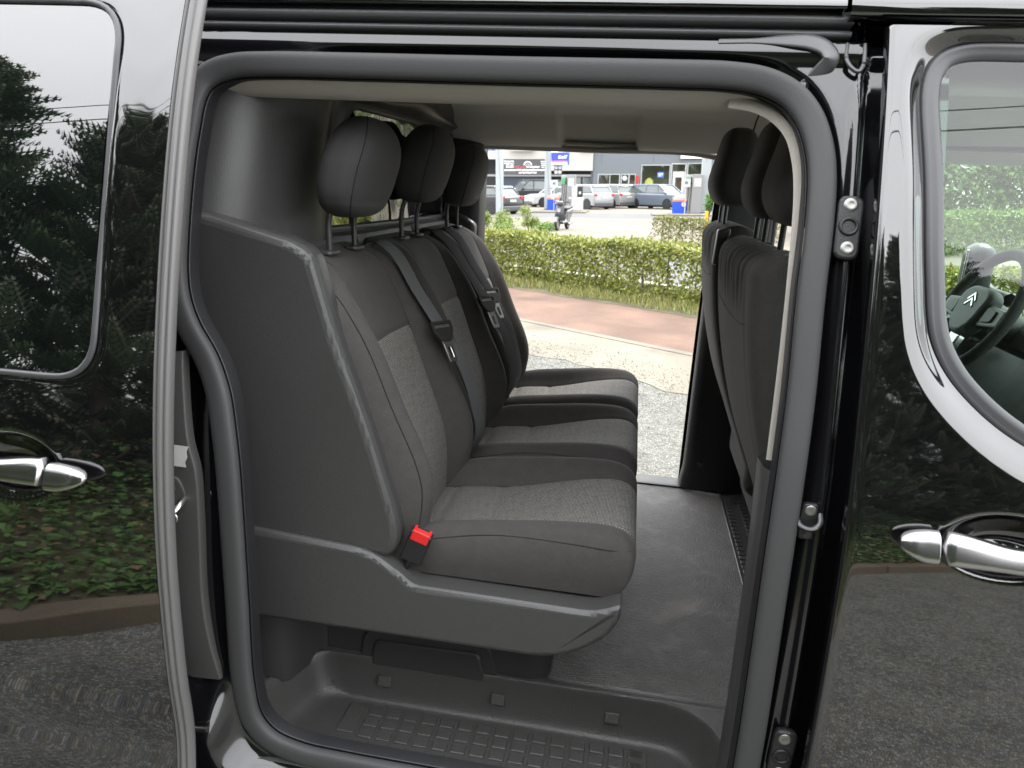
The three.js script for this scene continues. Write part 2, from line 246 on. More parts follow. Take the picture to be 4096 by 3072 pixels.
{ // ---- front door
  const door = group('front_door', van, 'closed front door');
  const c = [0.86, 1.6], pts = [[0.407, 1.79], [0.409, 1.815], [0.42, 1.843], [0.45, 1.859], [0.54, 1.863], [0.8, 1.862], [1.1, 1.852], [1.2, 1.8], [1.35, 1.6], [1.44, 1.42], [1.42, 1.33], [1.3, 1.29], [0.9, 1.275], [0.72, 1.285], [0.62, 1.304], [0.56, 1.33], [0.508, 1.367], [0.468, 1.409], [0.444, 1.455], [0.43, 1.54], [0.418, 1.68]];
  const win = new THREE.CatmullRomCurve3(pts.map((p) => V3(p[0], p[1], 0)), true, 'centripetal').getSpacedPoints(400).map((p) => [p.x, p.y]);
  const N = 900, inner = rayLoop(win, c, N), outer = rayLoop([[0.338, 0.22], [1.8, 0.22], [1.7, 1.3], [1.15, 1.893], [0.338, 1.893]], c, N);
  const hx = 0.556, hy = 1.178;
  const near = (d) => 0.03 * Math.pow(1 - sst(0, 0.056, d), 1.2);
  const rows = [...ar(0, 0.2, 40), ...ar(0.206, 1, 130)];
  mesh('door_skin', ringPanel(inner, outer, rows, (x, y, d) => F(y) - near(d) - 0.018 * Math.exp(-Math.max(0, x - 0.338) / 0.0025) * (x < 0.36 ? 1 : 0) - bowl(x, y, hx, hy, 0.094, 0.05, 0.03)), M.paint, door);
  const zw = (y) => F(y) - 0.03;
  mesh('window_gasket', sweep(curve(win.filter((_, i) => i % 3 == 0).map((p) => [p[0], p[1], zw(p[1])]), true, 300), [[-0.0165, -0.012], [-0.0165, 0], [-0.012, 0.005], [-0.004, 0.006], [0.001, 0.0045], [0.003, 0.006], [0.0085, 0.0055], [0.011, 0.001], [0.0125, -0.01]].map((p) => [-p[0], p[1]]), { closed: true }), M.rubber, door, 'grey rubber frame of the front window');
  const gl = rayLoop(win, c, 260), ctr = gl.map(() => c);
  mesh('window_glass', ringPanel(ctr, gl, ar(0.002, 0.985, 30), (x, y) => zw(y) - 0.004), M.pane, door, 'green tinted front window glass');
  mesh('inner_panel', extr(roundPoly([[0.36, 0.3], [1.6, 0.3], [1.6, 1.26], [0.72, 1.255], [0.55, 1.29], [0.45, 1.37], [0.4, 1.5], [0.39, 1.7], [0.36, 1.7]], 0.02, 3), -0.16, -0.09, 0.01, 2), M.plasticDark, door);
  mesh('handle_cap', handleBar(0.404, 0.4575, (x) => 1.177 + 0.002 * sst(0.44, 0.41, x), (x) => mix(0.022, 0.015, sst(0.445, 0.406, x)), 0.0125, F, [0.45, 0.45], [0.03, 0.3]), M.chromeDark, door);
  mesh('handle_grip', handleBar(0.4605, 0.8, (x) => 1.17 + 0.007 * sst(0.57, 0.47, x), (x) => 0.0165 + 0.0055 * sst(0.56, 0.475, x), 0.013, F, [0.008, 0.3], [0.02, 0.4]), M.chromeDark, door);
}

// outline of the opening (centre line of the weatherstrip)
const sealPts = [[-0.797, 1.71], [-0.794, 1.76], [-0.784, 1.787], [-0.761, 1.805], [-0.722, 1.816], [-0.66, 1.82], [-0.513, 1.821], [-0.23, 1.821], [0.035, 1.822], [0.12, 1.821], [0.176, 1.813], [0.218, 1.793], [0.246, 1.761], [0.263, 1.72], [0.271, 1.676], [0.273, 1.606], [0.27, 1.5], [0.27, 1.353], [0.267, 1.24], [0.264, 1.1], [0.264, 0.911], [0.265, 0.75], [0.262, 0.65], [0.243, 0.592], [0.2, 0.568], [0.1, 0.562], [-0.1, 0.562], [-0.3, 0.562], [-0.46, 0.563], [-0.545, 0.568], [-0.605, 0.588], [-0.64, 0.63], [-0.653, 0.71], [-0.655, 0.885], [-0.661, 1.05], [-0.668, 1.145], [-0.677, 1.205], [-0.69, 1.262], [-0.716, 1.318], [-0.755, 1.37], [-0.778, 1.415], [-0.789, 1.46], [-0.795, 1.55], [-0.798, 1.65]];
const ZS = (y) => F(y) - 0.055;
{
  const P = curve(sealPts.map((p) => [p[0], p[1], ZS(p[1])]), true, 420);
  const sec = []; for (let i = 0; i <= 24; i++) { const t = i / 24 * Math.PI * 2, k = 1 - 0.12 * Math.cos(2 * t); sec.push([0.0205 * Math.sign(Math.cos(t)) * Math.pow(Math.abs(Math.cos(t)), 0.75), 0.0125 * Math.sign(Math.sin(t)) * Math.pow(Math.abs(Math.sin(t)), 0.7)]); }
  mesh('door_seal', sweep(P, sec, { closed: true }), M.seal, van, 'thick black weatherstrip round the open doorway');
  const lip = [[-0.024, -0.034], [-0.0235, -0.01], [-0.02, -0.006], [-0.018, -0.02]].map((s) => [s[0], s[1]]);
  mesh('seal_lip', sweep(P, lip.map((s) => [-s[0], s[1]]), { closed: true }), M.plasticDark, van);
}
{ // ---- painted body round the opening
  const body = group('body_shell', van, 'gloss black body round the side doorway');
  const c = [-0.23, 1.2], sp = new THREE.CatmullRomCurve3(sealPts.map((p) => V3(p[0], p[1], 0)), true, 'centripetal').getSpacedPoints(600).map((p) => [p.x, p.y]);
  const N = 900, inner = rayLoop(sp, c, N), outer = rayLoop([[-1.0, 0.3], [0.46, 0.3], [0.46, 1.935], [-1.0, 1.935]], c, N);
  mesh('door_frame', ringPanel(inner, outer, [...ar(0, 0.12, 22), ...ar(0.13, 1, 60)], (x, y, d) => {
    let z = F(y) - 0.066; const bottom = sst(0.74, 0.6, y);
    z += 0.012 * Math.exp(-(((x - 0.317) / 0.008) ** 2)) * sst(1.83, 1.76, y);           // ridge down the pillar
    z -= 0.03 * sst(0.322, 0.338, x);                                                         // shut line before the front door
    z += bottom * (0.012 + 0.055 * sst(0.03, 0.085, d));                                     // sill tread turning outward
    z -= 0.035 * sst(-0.7, -0.78, x) * (1 - bottom) * sst(1.84, 1.7, y);                     // rear pillar falls back
    z += 0.012 * sst(1.835, 1.862, y) - 0.05 * sst(1.876, 1.884, y);
    z -= 0.016 * (1 - sst(0.022, 0.04, d)) * (1 - bottom) * sst(-0.6, -0.5, x);
    return z;
  }), M.jamb, body);
  // header rail and roof gutter, a run of pressed steps
  const rail = [[-0.236, 1.868], [-0.243, 1.8785], [-0.215, 1.8835], [-0.2125, 1.8875], [-0.2125, 1.892], [-0.226, 1.8945], [-0.23, 1.8985], [-0.212, 1.9005], [-0.206, 1.904], [-0.206, 1.9115], [-0.212, 1.9145], [-0.219, 1.9155], [-0.219, 1.919], [-0.222, 1.921], [-0.23, 1.922]];
  mesh('slide_rail', gridArr(ar(-2.3, 0.3, 30), rail, (x, s) => [x, s[1], s[0]]), M.rail, body);
  mesh('roof_gutter', gridArr(ar(-2.3, 0.283, 10), [[-0.226, 1.9195], [-0.198, 1.92], [-0.194, 1.922], [-0.196, 1.928], [-0.2, 1.936], [-0.212, 1.952], [-0.228, 1.968], [-0.26, 1.985]], (x, s) => [x, s[1], s[0]]), M.paint, body);
  mesh('roof_gutter', gridArr(ar(0.288, 1.3, 10), [[-0.23, 1.903], [-0.2, 1.904], [-0.19, 1.907], [-0.186, 1.916], [-0.19, 1.93], [-0.2, 1.95], [-0.22, 1.967], [-0.26, 1.985]], (x, s) => [x, s[1] - 0.06 * sst(0.9, 1.4, x), s[0]]), M.paint, body);
  mesh('roof', gridArr(ar(-2.6, 1.3, 24), ar(0, 1, 24), (x, t) => [x, 1.984 + 0.045 * Math.sin(Math.PI * t) - 0.06 * sst(0.9, 1.4, x), mix(-0.258, -1.47, t)]), M.paint, body);
  // far side and tail, so that daylight only comes through the openings
  const far = (y) => -1.73 - F(y) + 0.0;
  mesh('far_side', gridArr(ar(-2.6, -0.62, 12), ar(0.2, 1.95, 24), (x, y) => [x, y, far(y)]), M.paint, body);
  mesh('far_roof_rail', gridArr(ar(-2.6, 1.25, 12), [[1.79, -1.6], [1.79, -1.62], [1.86, -1.585], [1.95, -1.54], [1.99, -1.47]], (x, s) => [x, s[0], s[1]]), M.paint, body);
  mesh('tail_panel', box(-2.66, -2.6, 0.3, 1.98, -1.78, 0.03), M.paint, body);
  mesh('near_quarter', gridArr(ar(-2.6, -0.95, 12), ar(0.2, 1.95, 24), (x, y) => [x, y, F(y) - 0.04]), M.paint, body);
  mesh('nose', gridArr(ar(0, 1, 14), ar(0, 1, 16), (u, v) => { const y = mix(1.22, 0.25, u), x = 1.68 + 0.75 * Math.pow(Math.sin(u * Math.PI * 0.5), 0.6) - 0.25 * Math.pow(Math.abs(v - 0.5) * 2, 3); return [x, y, mix(0.04, -1.77, v)]; }), M.paint, body);
  mesh('wing', extr([[1.6, 0.35], [2.2, 0.35], [2.25, 0.85], [1.75, 1.22], [1.6, 1.25]], 0.02, 0.045, 0.01), M.paint, body);
  mesh('wing', extr([[0.4, 0.3], [2.2, 0.35], [2.25, 0.85], [1.75, 1.22], [0.4, 1.25]], -1.8, -1.775, 0.01), M.paint, body);
  for (const z of [[-0.23, -0.17], [-1.56, -1.62]]) { // windscreen pillars
    const g = tube([[1.15, 1.9, z[0]], [1.4, 1.68, (z[0] + z[1]) / 2], [1.9, 1.22, z[1]]], 0.035, { n: 12, seg: 8 }); mesh('windscreen_pillar', g, M.plasticDark, body);
  }
  mesh('windscreen', gridArr(ar(0, 1, 10), ar(0, 1, 14), (u, v) => [mix(1.17, 1.92, u) + 0.1 * Math.sin(Math.PI * v) * u, mix(1.9, 1.23, u), mix(-0.22, -1.57, v)]), M.clear, body);
  mesh('underbody', box(-2.6, 2.2, 0.26, 0.3, -1.75, 0.0), M.black, body);
  mesh('rocker', extr(roundPoly([[-0.66, 0.25], [0.34, 0.25], [0.34, 0.5], [0.2, 0.505], [-0.56, 0.505], [-0.66, 0.53]], 0.01, 3), 0.03, 0.07, 0.008, 2), M.plasticDark, body);
  for (const [a, b] of [[1.6, -0.02], [1.6, -1.71], [-1.62, -0.02], [-1.62, -1.71]]) {
    const w = group('wheel', van); const t = new THREE.TorusGeometry(0.27, 0.075, 12, 36); t.scale(1, 1, 1.4); t.translate(a, 0.345, b); mesh('tyre', t, M.black, w);
    const r = cyl(0.215, 0.215, 0.14, 28); r.rotateX(Math.PI / 2); r.translate(a, 0.345, b); mesh('rim', r, M.zinc, w);
  }
  // corner moulding at the end of the header rail
  const capP = curve([[0.1, 1.874], [0.16, 1.876], [0.2, 1.877], [0.24, 1.875], [0.264, 1.865], [0.2725, 1.85], [0.262, 1.833], [0.235, 1.8]].map((p, i) => [p[0], p[1], F(p[1]) - 0.056 - (i === 6 ? 0.014 : i === 7 ? 0.04 : 0)]), false, 60);
  mesh('corner_moulding', gridArr(ar(0, 60, 60), ar(0, 20, 20), (i, k) => { const q = Math.round(i), p = capP[q], a = capP[Math.max(0, q - 1)], b = capP[Math.min(60, q + 1)], t = Math.atan2(b.y - a.y, b.x - a.x), th = k / 20 * Math.PI * 2, w = 0.004 + 0.009 * sst(0.14, 0.25, p.x) + (q > 40 ? 0.0 : 0), pw = (v) => Math.sign(v) * Math.sqrt(Math.abs(v)), c = w * pw(Math.cos(th)), d = (0.004 + 0.006 * sst(0.16, 0.24, p.x)) * pw(Math.sin(th)); return [p.x - Math.sin(t) * c, p.y + Math.cos(t) * c, p.z + d - c * 0.4]; }), M.rail, body, 'grey plastic end cap at the corner of the rail');
  // embossed stiffener
  mesh('pressing', tube([[0.2955, 1.874], [0.2955, 1.851], [0.303, 1.838], [0.314, 1.832], [0.3205, 1.842], [0.3215, 1.874]].map((p) => [p[0], p[1], F(p[1]) - 0.056]), 0.0035, { n: 60, seg: 8 }), M.rail, body);
}
{ // ---- things bolted to the pillars
  const bolt = (x, y, z, r, parent, mat = M.zinc) => { const s = group('bolt', parent); const h = new THREE.LatheGeometry([[0.0004, 0.3], [0.3, 0.28], [0.34, 0.42], [0.62, 0.46], [0.86, 0.36], [1, 0.06], [1, 0]].map((p) => new THREE.Vector2(p[0] * r, p[1] * r * 0.5)), 20); h.rotateX(Math.PI / 2); h.translate(x, y, z); const m = mesh('bolt', h, mat, parent); parent.remove(s); return m; };
  const guide = (cx, cy, tilt) => {
    const g = group('guide_block', van, cy > 1 ? 'black guide block with two bolts, upper one on the pillar' : 'black guide block with two bolts, lower one on the pillar'); g.position.set(cx, cy, F(cy) - 0.06); g.rotation.x = tilt;
    const hole = ar(0, Math.PI * 2, 18).slice(0, 18).map((t) => [0.0115 * Math.cos(t), 0.0115 * Math.sin(t)]);
    mesh('plate', extr(roundPoly([[-0.019, -0.049], [0.017, -0.051], [0.0215, 0.047], [-0.016, 0.049]], 0.015, 6), 0, 0.015, 0.004, 3, [hole]), M.plasticDark, g);
    const t = new THREE.TorusGeometry(0.0118, 0.0028, 10, 24); t.translate(0, 0, 0.0155); mesh('socket_ring', t, M.black, g);
    for (const y of [-0.033, 0.0335]) { bolt(0.001, y, 0.0145, 0.0108, g); }
  };
  guide(0.3125, 1.597, -0.32); guide(0.3135, 0.752, 0.02);
  const la = group('door_catch', van, 'chromed door catch halfway up the pillar'); la.position.set(0.3, 1.16, -0.004);
  mesh('catch_body', extr(roundPoly([[-0.012, -0.03], [0.012, -0.03], [0.014, 0.0], [0.012, 0.03], [-0.01, 0.03], [-0.015, 0.0]], 0.007, 4), -0.004, 0.008, 0.003, 3), M.plasticDark, la);
  mesh('catch_bar', tube([[-0.016, 0.004, 0.002], [-0.012, -0.004, 0.016], [0.004, -0.006, 0.02], [0.015, 0.002, 0.014], [0.016, 0.014, 0.004]], 0.0045, { n: 30 }), M.rod, la);
  bolt(0.001, 0.019, 0.0075, 0.009, la, M.zinc); bolt(0.002, -0.021, 0.0075, 0.008, la, M.rod);
  // rear pillar flange, striker and tapes
  const fl = group('rear_pillar', van, 'dusty rear pillar with striker between door edge and seal');
  const path = [[-0.762, 1.33], [-0.757, 1.285], [-0.742, 1.177], [-0.727, 1.123], [-0.722, 1.03], [-0.722, 0.871], [-0.712, 0.78], [-0.697, 0.71]];
  const P = curve(path.map((p) => [p[0], p[1], F(p[1]) - 0.058]), false, 60);
  mesh('flange', gridArr(ar(0, 60, 60), [[-0.1, -0.012], [-0.06, 0.002], [-0.004, 0.004], [0, 0.001], [0.001, -0.014]], (i, s) => { const p = P[Math.round(i)]; return [p.x + s[0], p.y + s[0] * 0.1, p.z + s[1]]; }), M.dust, fl);
  mesh('tape_patch', gridArr(ar(0, 4, 4), ar(0, 1, 6), (i, t) => { const y = 1.168 - i * 0.0095; return [mix(-0.83, -0.739 - i * 0.0012 - 0.003 * (i % 2), t), y, F(y) - 0.052 - 0.004 * (1 - t)]; }), M.white, fl, 'strip of white tape');
  for (const y of [1.09, 1.032]) bolt(-0.776, y, F(y) - 0.054, 0.0125, fl, M.steel);
  mesh('striker', tube([[-0.785, 1.056, 0.004], [-0.784, 1.056, 0.03], [-0.774, 1.05, 0.045], [-0.755, 1.056, 0.045], [-0.748, 1.066, 0.032], [-0.752, 1.074, 0.004]], 0.0052, { n: 50, seg: 10 }), M.steel, fl);
  mesh('striker_plate', extr(roundPoly([[-0.8, 1.015], [-0.757, 1.015], [-0.746, 1.08], [-0.76, 1.11], [-0.8, 1.11]], 0.01, 4), -0.0, 0.0145, 0.003, 2), M.dust, fl);
  const pin = cyl(0.0065, 0.005, 0.05, 16); pin.rotateZ(-Math.PI / 2 + 0.15); pin.translate(-0.715, 0.647, 0.085); mesh('guide_pin', pin, M.steel, fl);
  mesh('side_cladding', extr(roundPoly([[-0.95, 0.3], [-0.6, 0.3], [-0.6, 0.42], [-0.69, 0.53], [-0.74, 0.6], [-0.95, 0.63]], 0.01, 3), 0.04, 0.062, 0.006, 3), M.plasticDark, fl);
  bolt(-0.704, 0.546, 0.06, 0.011, fl, M.rod);
}

{ // ---- headliner
  const hl = group('headliner', van, 'beige cloth headliner with edge roll over the doorway');
  const sec = [[-0.2, 1.815], [-0.203, 1.804], [-0.212, 1.79], [-0.226, 1.778], [-0.24, 1.772], [-0.252, 1.771], [-0.26, 1.775], [-0.268, 1.788], [-0.29, 1.825], [-0.35, 1.868], [-0.47, 1.895], [-0.6, 1.91], [-0.85, 1.92], [-1.1, 1.916], [-1.25, 1.905], [-1.38, 1.89]];
  mesh('lining', gridArr([...ar(-0.84, 0.24, 30), ...ar(0.27, 1.2, 10)], sec, (x, s) => [x, s[1] + 0.012 * sst(-0.72, -0.84, x) * sst(-0.3, -0.2, s[0]), x > 0.25 ? Math.min(s[0], -0.3) : s[0]]), M.liner, hl);
  const rr = (x, y) => { const a = sst(-0.3, -0.28, x) * sst(-0.015, -0.035, x), b = sst(1.892, 1.872, y); return a * b; };
  const prof = spline([0, 0.3, 0.55, 0.75, 0.9, 1], [-1.38, -1.455, -1.5, -1.545, -1.585, -1.61]), py = spline([0, 0.3, 0.55, 0.75, 0.9, 1], [1.89, 1.868, 1.835, 1.8, 1.776, 1.771]);
  mesh('far_lining', gridArr(ar(-0.7, 0.34, 130), ar(0, 1, 60), (x, t) => { const y = py(t), k = rr(x, y + 0.0); return [x, y + 0.004 * k, prof(t) - 0.05 * k * sst(0.1, 0.3, t)]; }), M.liner, hl, 'far edge of the headliner with grab handle recess');
  mesh('far_lining', gridArr(ar(0.345, 1.2, 10), ar(0, 1, 20), (x, t) => [x, py(t), prof(t)]), M.liner, hl);
  mesh('far_edge_seal', tube([[-0.75, 1.765, -1.625], [-0.2, 1.768, -1.625], [0.2, 1.768, -1.625], [0.3, 1.74, -1.625], [0.34, 1.66, -1.63]], 0.011, { n: 60 }), M.liner, hl);
  // pale cloth pillar trim following the seal
  const P = curve([[0.13, 1.787, -0.225], [0.168, 1.781, -0.22], [0.203, 1.764, -0.212], [0.228, 1.737, -0.2], [0.243, 1.695, -0.185], [0.25, 1.645, -0.17], [0.2525, 1.55, -0.145], [0.253, 1.4, -0.112], [0.2525, 1.225, -0.085]], false, 80);
  mesh('pillar_trim', sweep(P, [[-0.006, -0.02], [-0.0062, 0.008], [-0.0045, 0.0115], [0.006, 0.014], [0.012, 0.012]].map((s) => [s[0], s[1]]), { up: V3(0, 0, 1) }), M.liner, hl, 'pale cloth trim inside the pillar');
  mesh('pillar_trim_lower', gridArr(ar(1.22, 0.56, 20), [[0.243, -0.03], [0.235, -0.045], [0.232, -0.09], [0.27, -0.16], [0.36, -0.2]], (y, s) => [s[0] + 0.004 * Math.sin((1.22 - y) * 3), y, F(y) - 0.06 + s[1]]), M.plastic, hl);
}
{ // ---- bulkhead behind the bench
  const bk = group('bulkhead', van, 'moulded grey bulkhead with window behind the rear bench');
  // corner column: plan curve swept upwards, leaning with the body side
  const px = [-0.93, -0.905, -0.865, -0.82, -0.777, -0.742, -0.72, -0.706, -0.697, -0.694, -0.7], pz = [-0.05, -0.092, -0.122, -0.143, -0.162, -0.195, -0.245, -0.31, -0.38, -0.43, -0.47];
  const cx = spline(ar(0, 10, 10), px), cz = spline(ar(0, 10, 10), pz);
  mesh('corner_column', gridArr(ar(1.3, 1.86, 28), ar(0, 10, 50), (y, t) => [cx(t) + mix(0.02 * (y - 1.55), 0.36 * Math.pow(Math.max(0, y - 1.51), 2) + 0.012, sst(4, 9, t)), y, cz(t) - 0.12 * sst(1.4, 1.9, y) * (1 - t / 10)]), M.plastic, bk, 'grained corner moulding beside the doorway');
  // wall with window: loops in z,y at x about -0.70
  const c = [-1.1, 1.66], wl = roundPoly([[-1.6, 1.507], [-0.505, 1.511], [-0.6, 1.801], [-1.56, 1.805]], 0.055, 8).map((p) => p);
  const N = 260, inner = rayLoop(wl, c, N), outer = rayLoop([[-1.69, 0.5], [-0.46, 0.5], [-0.46, 1.93], [-1.69, 1.93]], c, N);
  const toX = (g) => { const P = g.attributes.position; for (let i = 0; i < P.count; i++) { const a = P.getX(i), b = P.getY(i), k = P.getZ(i); P.setXYZ(i, k, b, a); } g.computeVertexNormals(); return g; };
  mesh('wall', toX(ringPanel(inner, outer, [...ar(0, 0.2, 24), ...ar(0.22, 1, 20)], (z, y, d) => -0.7 + 0.36 * Math.pow(Math.max(0, y - 1.51), 2) - 0.018 * Math.pow(1 - sst(0.0, 0.035, d), 1.5) + 0.012 * Math.exp(-(((d - 0.045) / 0.02) ** 2)) - 0.0 * y)), M.plastic, bk);
  const gP = curve(wl.map((p) => [-0.712 + 0.36 * Math.pow(Math.max(0, p[1] - 1.51), 2), p[1], p[0]]), true, 200);
  mesh('window_gasket', sweep(gP, [[0.012, -0.01], [0.012, 0.002], [0.007, 0.007], [0.001, 0.004], [-0.003, 0.006], [-0.009, 0.002], [-0.011, -0.006]], { closed: true, up: V3(1, 0, 0) }), M.rubber, bk);
  const gl = rayLoop(wl, c, 160), ctr = gl.map(() => c);
  mesh('window_pane', toX(ringPanel(ctr, gl, ar(0.002, 0.99, 40), (z, y) => -0.714 + 0.36 * Math.pow(Math.max(0, y - 1.51), 2) + 0.0006 * Math.sin(z * 17 + y * 9) * Math.sin(y * 21) + 0.0003 * Math.sin(z * 41 - y * 30))), M.polycarb, bk, 'wavy bulkhead window mirroring greenery');
}

// ---------------------------------------------------------------- rear bench
const tvals = (ti) => { const o = [1, 0.9985, 0.995, 0.988, 0.976, 0.96, 0.94, 0.915, 0.885, 0.85, 0.81, 0.77, 0.73, 0.69, 0.65, 0.62, ti + 0.03, ti + 0.015, ti + 0.006, ti]; return o; };
const split = (ti) => { const o = tvals(ti); return { l: o.map((t) => -t), r: o.slice().reverse(), m: [-ti, -ti + 0.006, -ti + 0.015, -ti + 0.04, ...ar(-ti + 0.1, ti - 0.1, 14), ti - 0.04, ti - 0.015, ti - 0.006, ti] }; };
const gs = (x, s) => Math.exp(-((x / s) ** 2));
const TI = 0.56, HW = 0.224, YB = 0.876;
const cuY = spline([-0.46, -0.36, -0.25, -0.13, -0.03, 0.02, 0.064], [0.9, 0.924, 0.936, 0.964, 0.984, 0.986, 0.984]);
const cuB = spline([-0.46, -0.38, -0.25, -0.14, -0.02, 0.064], [0.03, 0.044, 0.054, 0.042, 0.024, 0.012]);
function cushionPoint(zc, x, t) {
  const a = Math.abs(t), bol = sst(TI - 0.01, 0.8, a), groove = 0.005 * gs(a - TI, 0.02) + (a < TI ? 0.0045 * (gs(x + 0.378, 0.007) + gs(x + 0.262, 0.007)) : 0);
  const top = cuY(x) + cuB(x) * bol - 0.006 * (1 - sst(0, TI, a)) - groove - 0.01 * sst(0.86, 1, a);
  const fx = Math.max(0, (x + 0.035) / 0.1), fc = Math.pow(Math.max(0, 1 - Math.pow(Math.min(1, fx), 3.2)), 0.42), sc = Math.pow(Math.max(0, 1 - Math.pow(a, 12)), 0.32);
  const h = fc * sc, y = YB + (top - YB) * h, hh = Math.max(0, (y - YB) / (top - YB));
  const xf = x - 0.055 * Math.pow(1 - hh, 2) * sst(-0.05, 0.06, x) + 0.011 * sst(-0.2, 0, x);
  return [xf, y, zc + t * HW * (1 - 0.035 * Math.pow(1 - hh, 2)) + (a > 0.95 ? 0 : 0)];
}
const cuX = [...ar(-0.46, -0.39, 5), -0.384, -0.378, -0.372, ...ar(-0.36, -0.275, 5), -0.268, -0.262, -0.256, ...ar(-0.24, -0.04, 14), ...ar(-0.03, 0.05, 16), 0.054, 0.0575, 0.06, 0.062, 0.0635, 0.0643, 0.0648, 0.065];
const baX = spline([0.88, 0.95, 1.05, 1.1, 1.2, 1.313, 1.42, 1.505], [-0.405, -0.402, -0.408, -0.42, -0.457, -0.5, -0.545, -0.577]);
const baB = spline([0.88, 0.98, 1.04, 1.09, 1.2, 1.31, 1.42, 1.505], [0.03, 0.046, 0.057, 0.058, 0.048, 0.042, 0.026, 0.008]);
const baR = (y) => mix(-0.49, -0.668, (y - 0.9) / 0.6);
function backPoint(zc, y, t) {
  const a = Math.abs(t), bol = sst(TI - 0.01, 0.8, a), groove = 0.005 * gs(a - TI, 0.02) + (a < TI ? 0.004 * gs(y - 1.313, 0.007) : 0);
  const front = baX(y) + baB(y) * bol - 0.005 * (1 - sst(0, TI, a)) - groove - 0.012 * sst(0.84, 1, a);
  const w = Math.max(0, (y - 1.43) / 0.078), tc = Math.pow(Math.max(0, 1 - Math.pow(Math.min(1, w), 3)), 0.45), sc = Math.pow(Math.max(0, 1 - Math.pow(a, 12)), 0.32);
  const k = tc * sc, shoulder = 0.03 * sst(0.7, 1, a) * sst(1.4, 1.5, y);
  return [mix(baR(y), front, k), y - shoulder - 0.017 * sst(1.33, 1.5, y), zc + t * HW * (1 - 0.05 * sst(1.38, 1.5, y) * 1)];
}
const baY = [...ar(0.88, 1.29, 34), 1.3, 1.307, 1.313, 1.319, 1.326, ...ar(1.335, 1.44, 10), ...ar(1.45, 1.5, 10), 1.503, 1.5055, 1.5072, 1.508];
function superEgg(rx, ry, rz, e1, e2, fn, nu = 40, nv = 48) {
  const sp = (v, e) => Math.sign(v) * Math.pow(Math.abs(v), e), ev = (ph) => Array.isArray(e1) ? (ph > 0 ? e1[0] : e1[1]) : e1;
  return gridArr(ar(-Math.PI, Math.PI, nv), ar(-Math.PI / 2, Math.PI / 2, nu), (th, ph) => fn(sp(Math.cos(ph), ev(ph)) * sp(Math.cos(th), e2) * rx, sp(Math.sin(ph), ev(ph)) * ry, sp(Math.cos(ph), ev(ph)) * sp(Math.sin(th), e2) * rz));
}
const smoothEgg = (g) => { const m = mergeVertices((g.deleteAttribute('normal'), g), 1e-6); m.computeVertexNormals(); return m; };
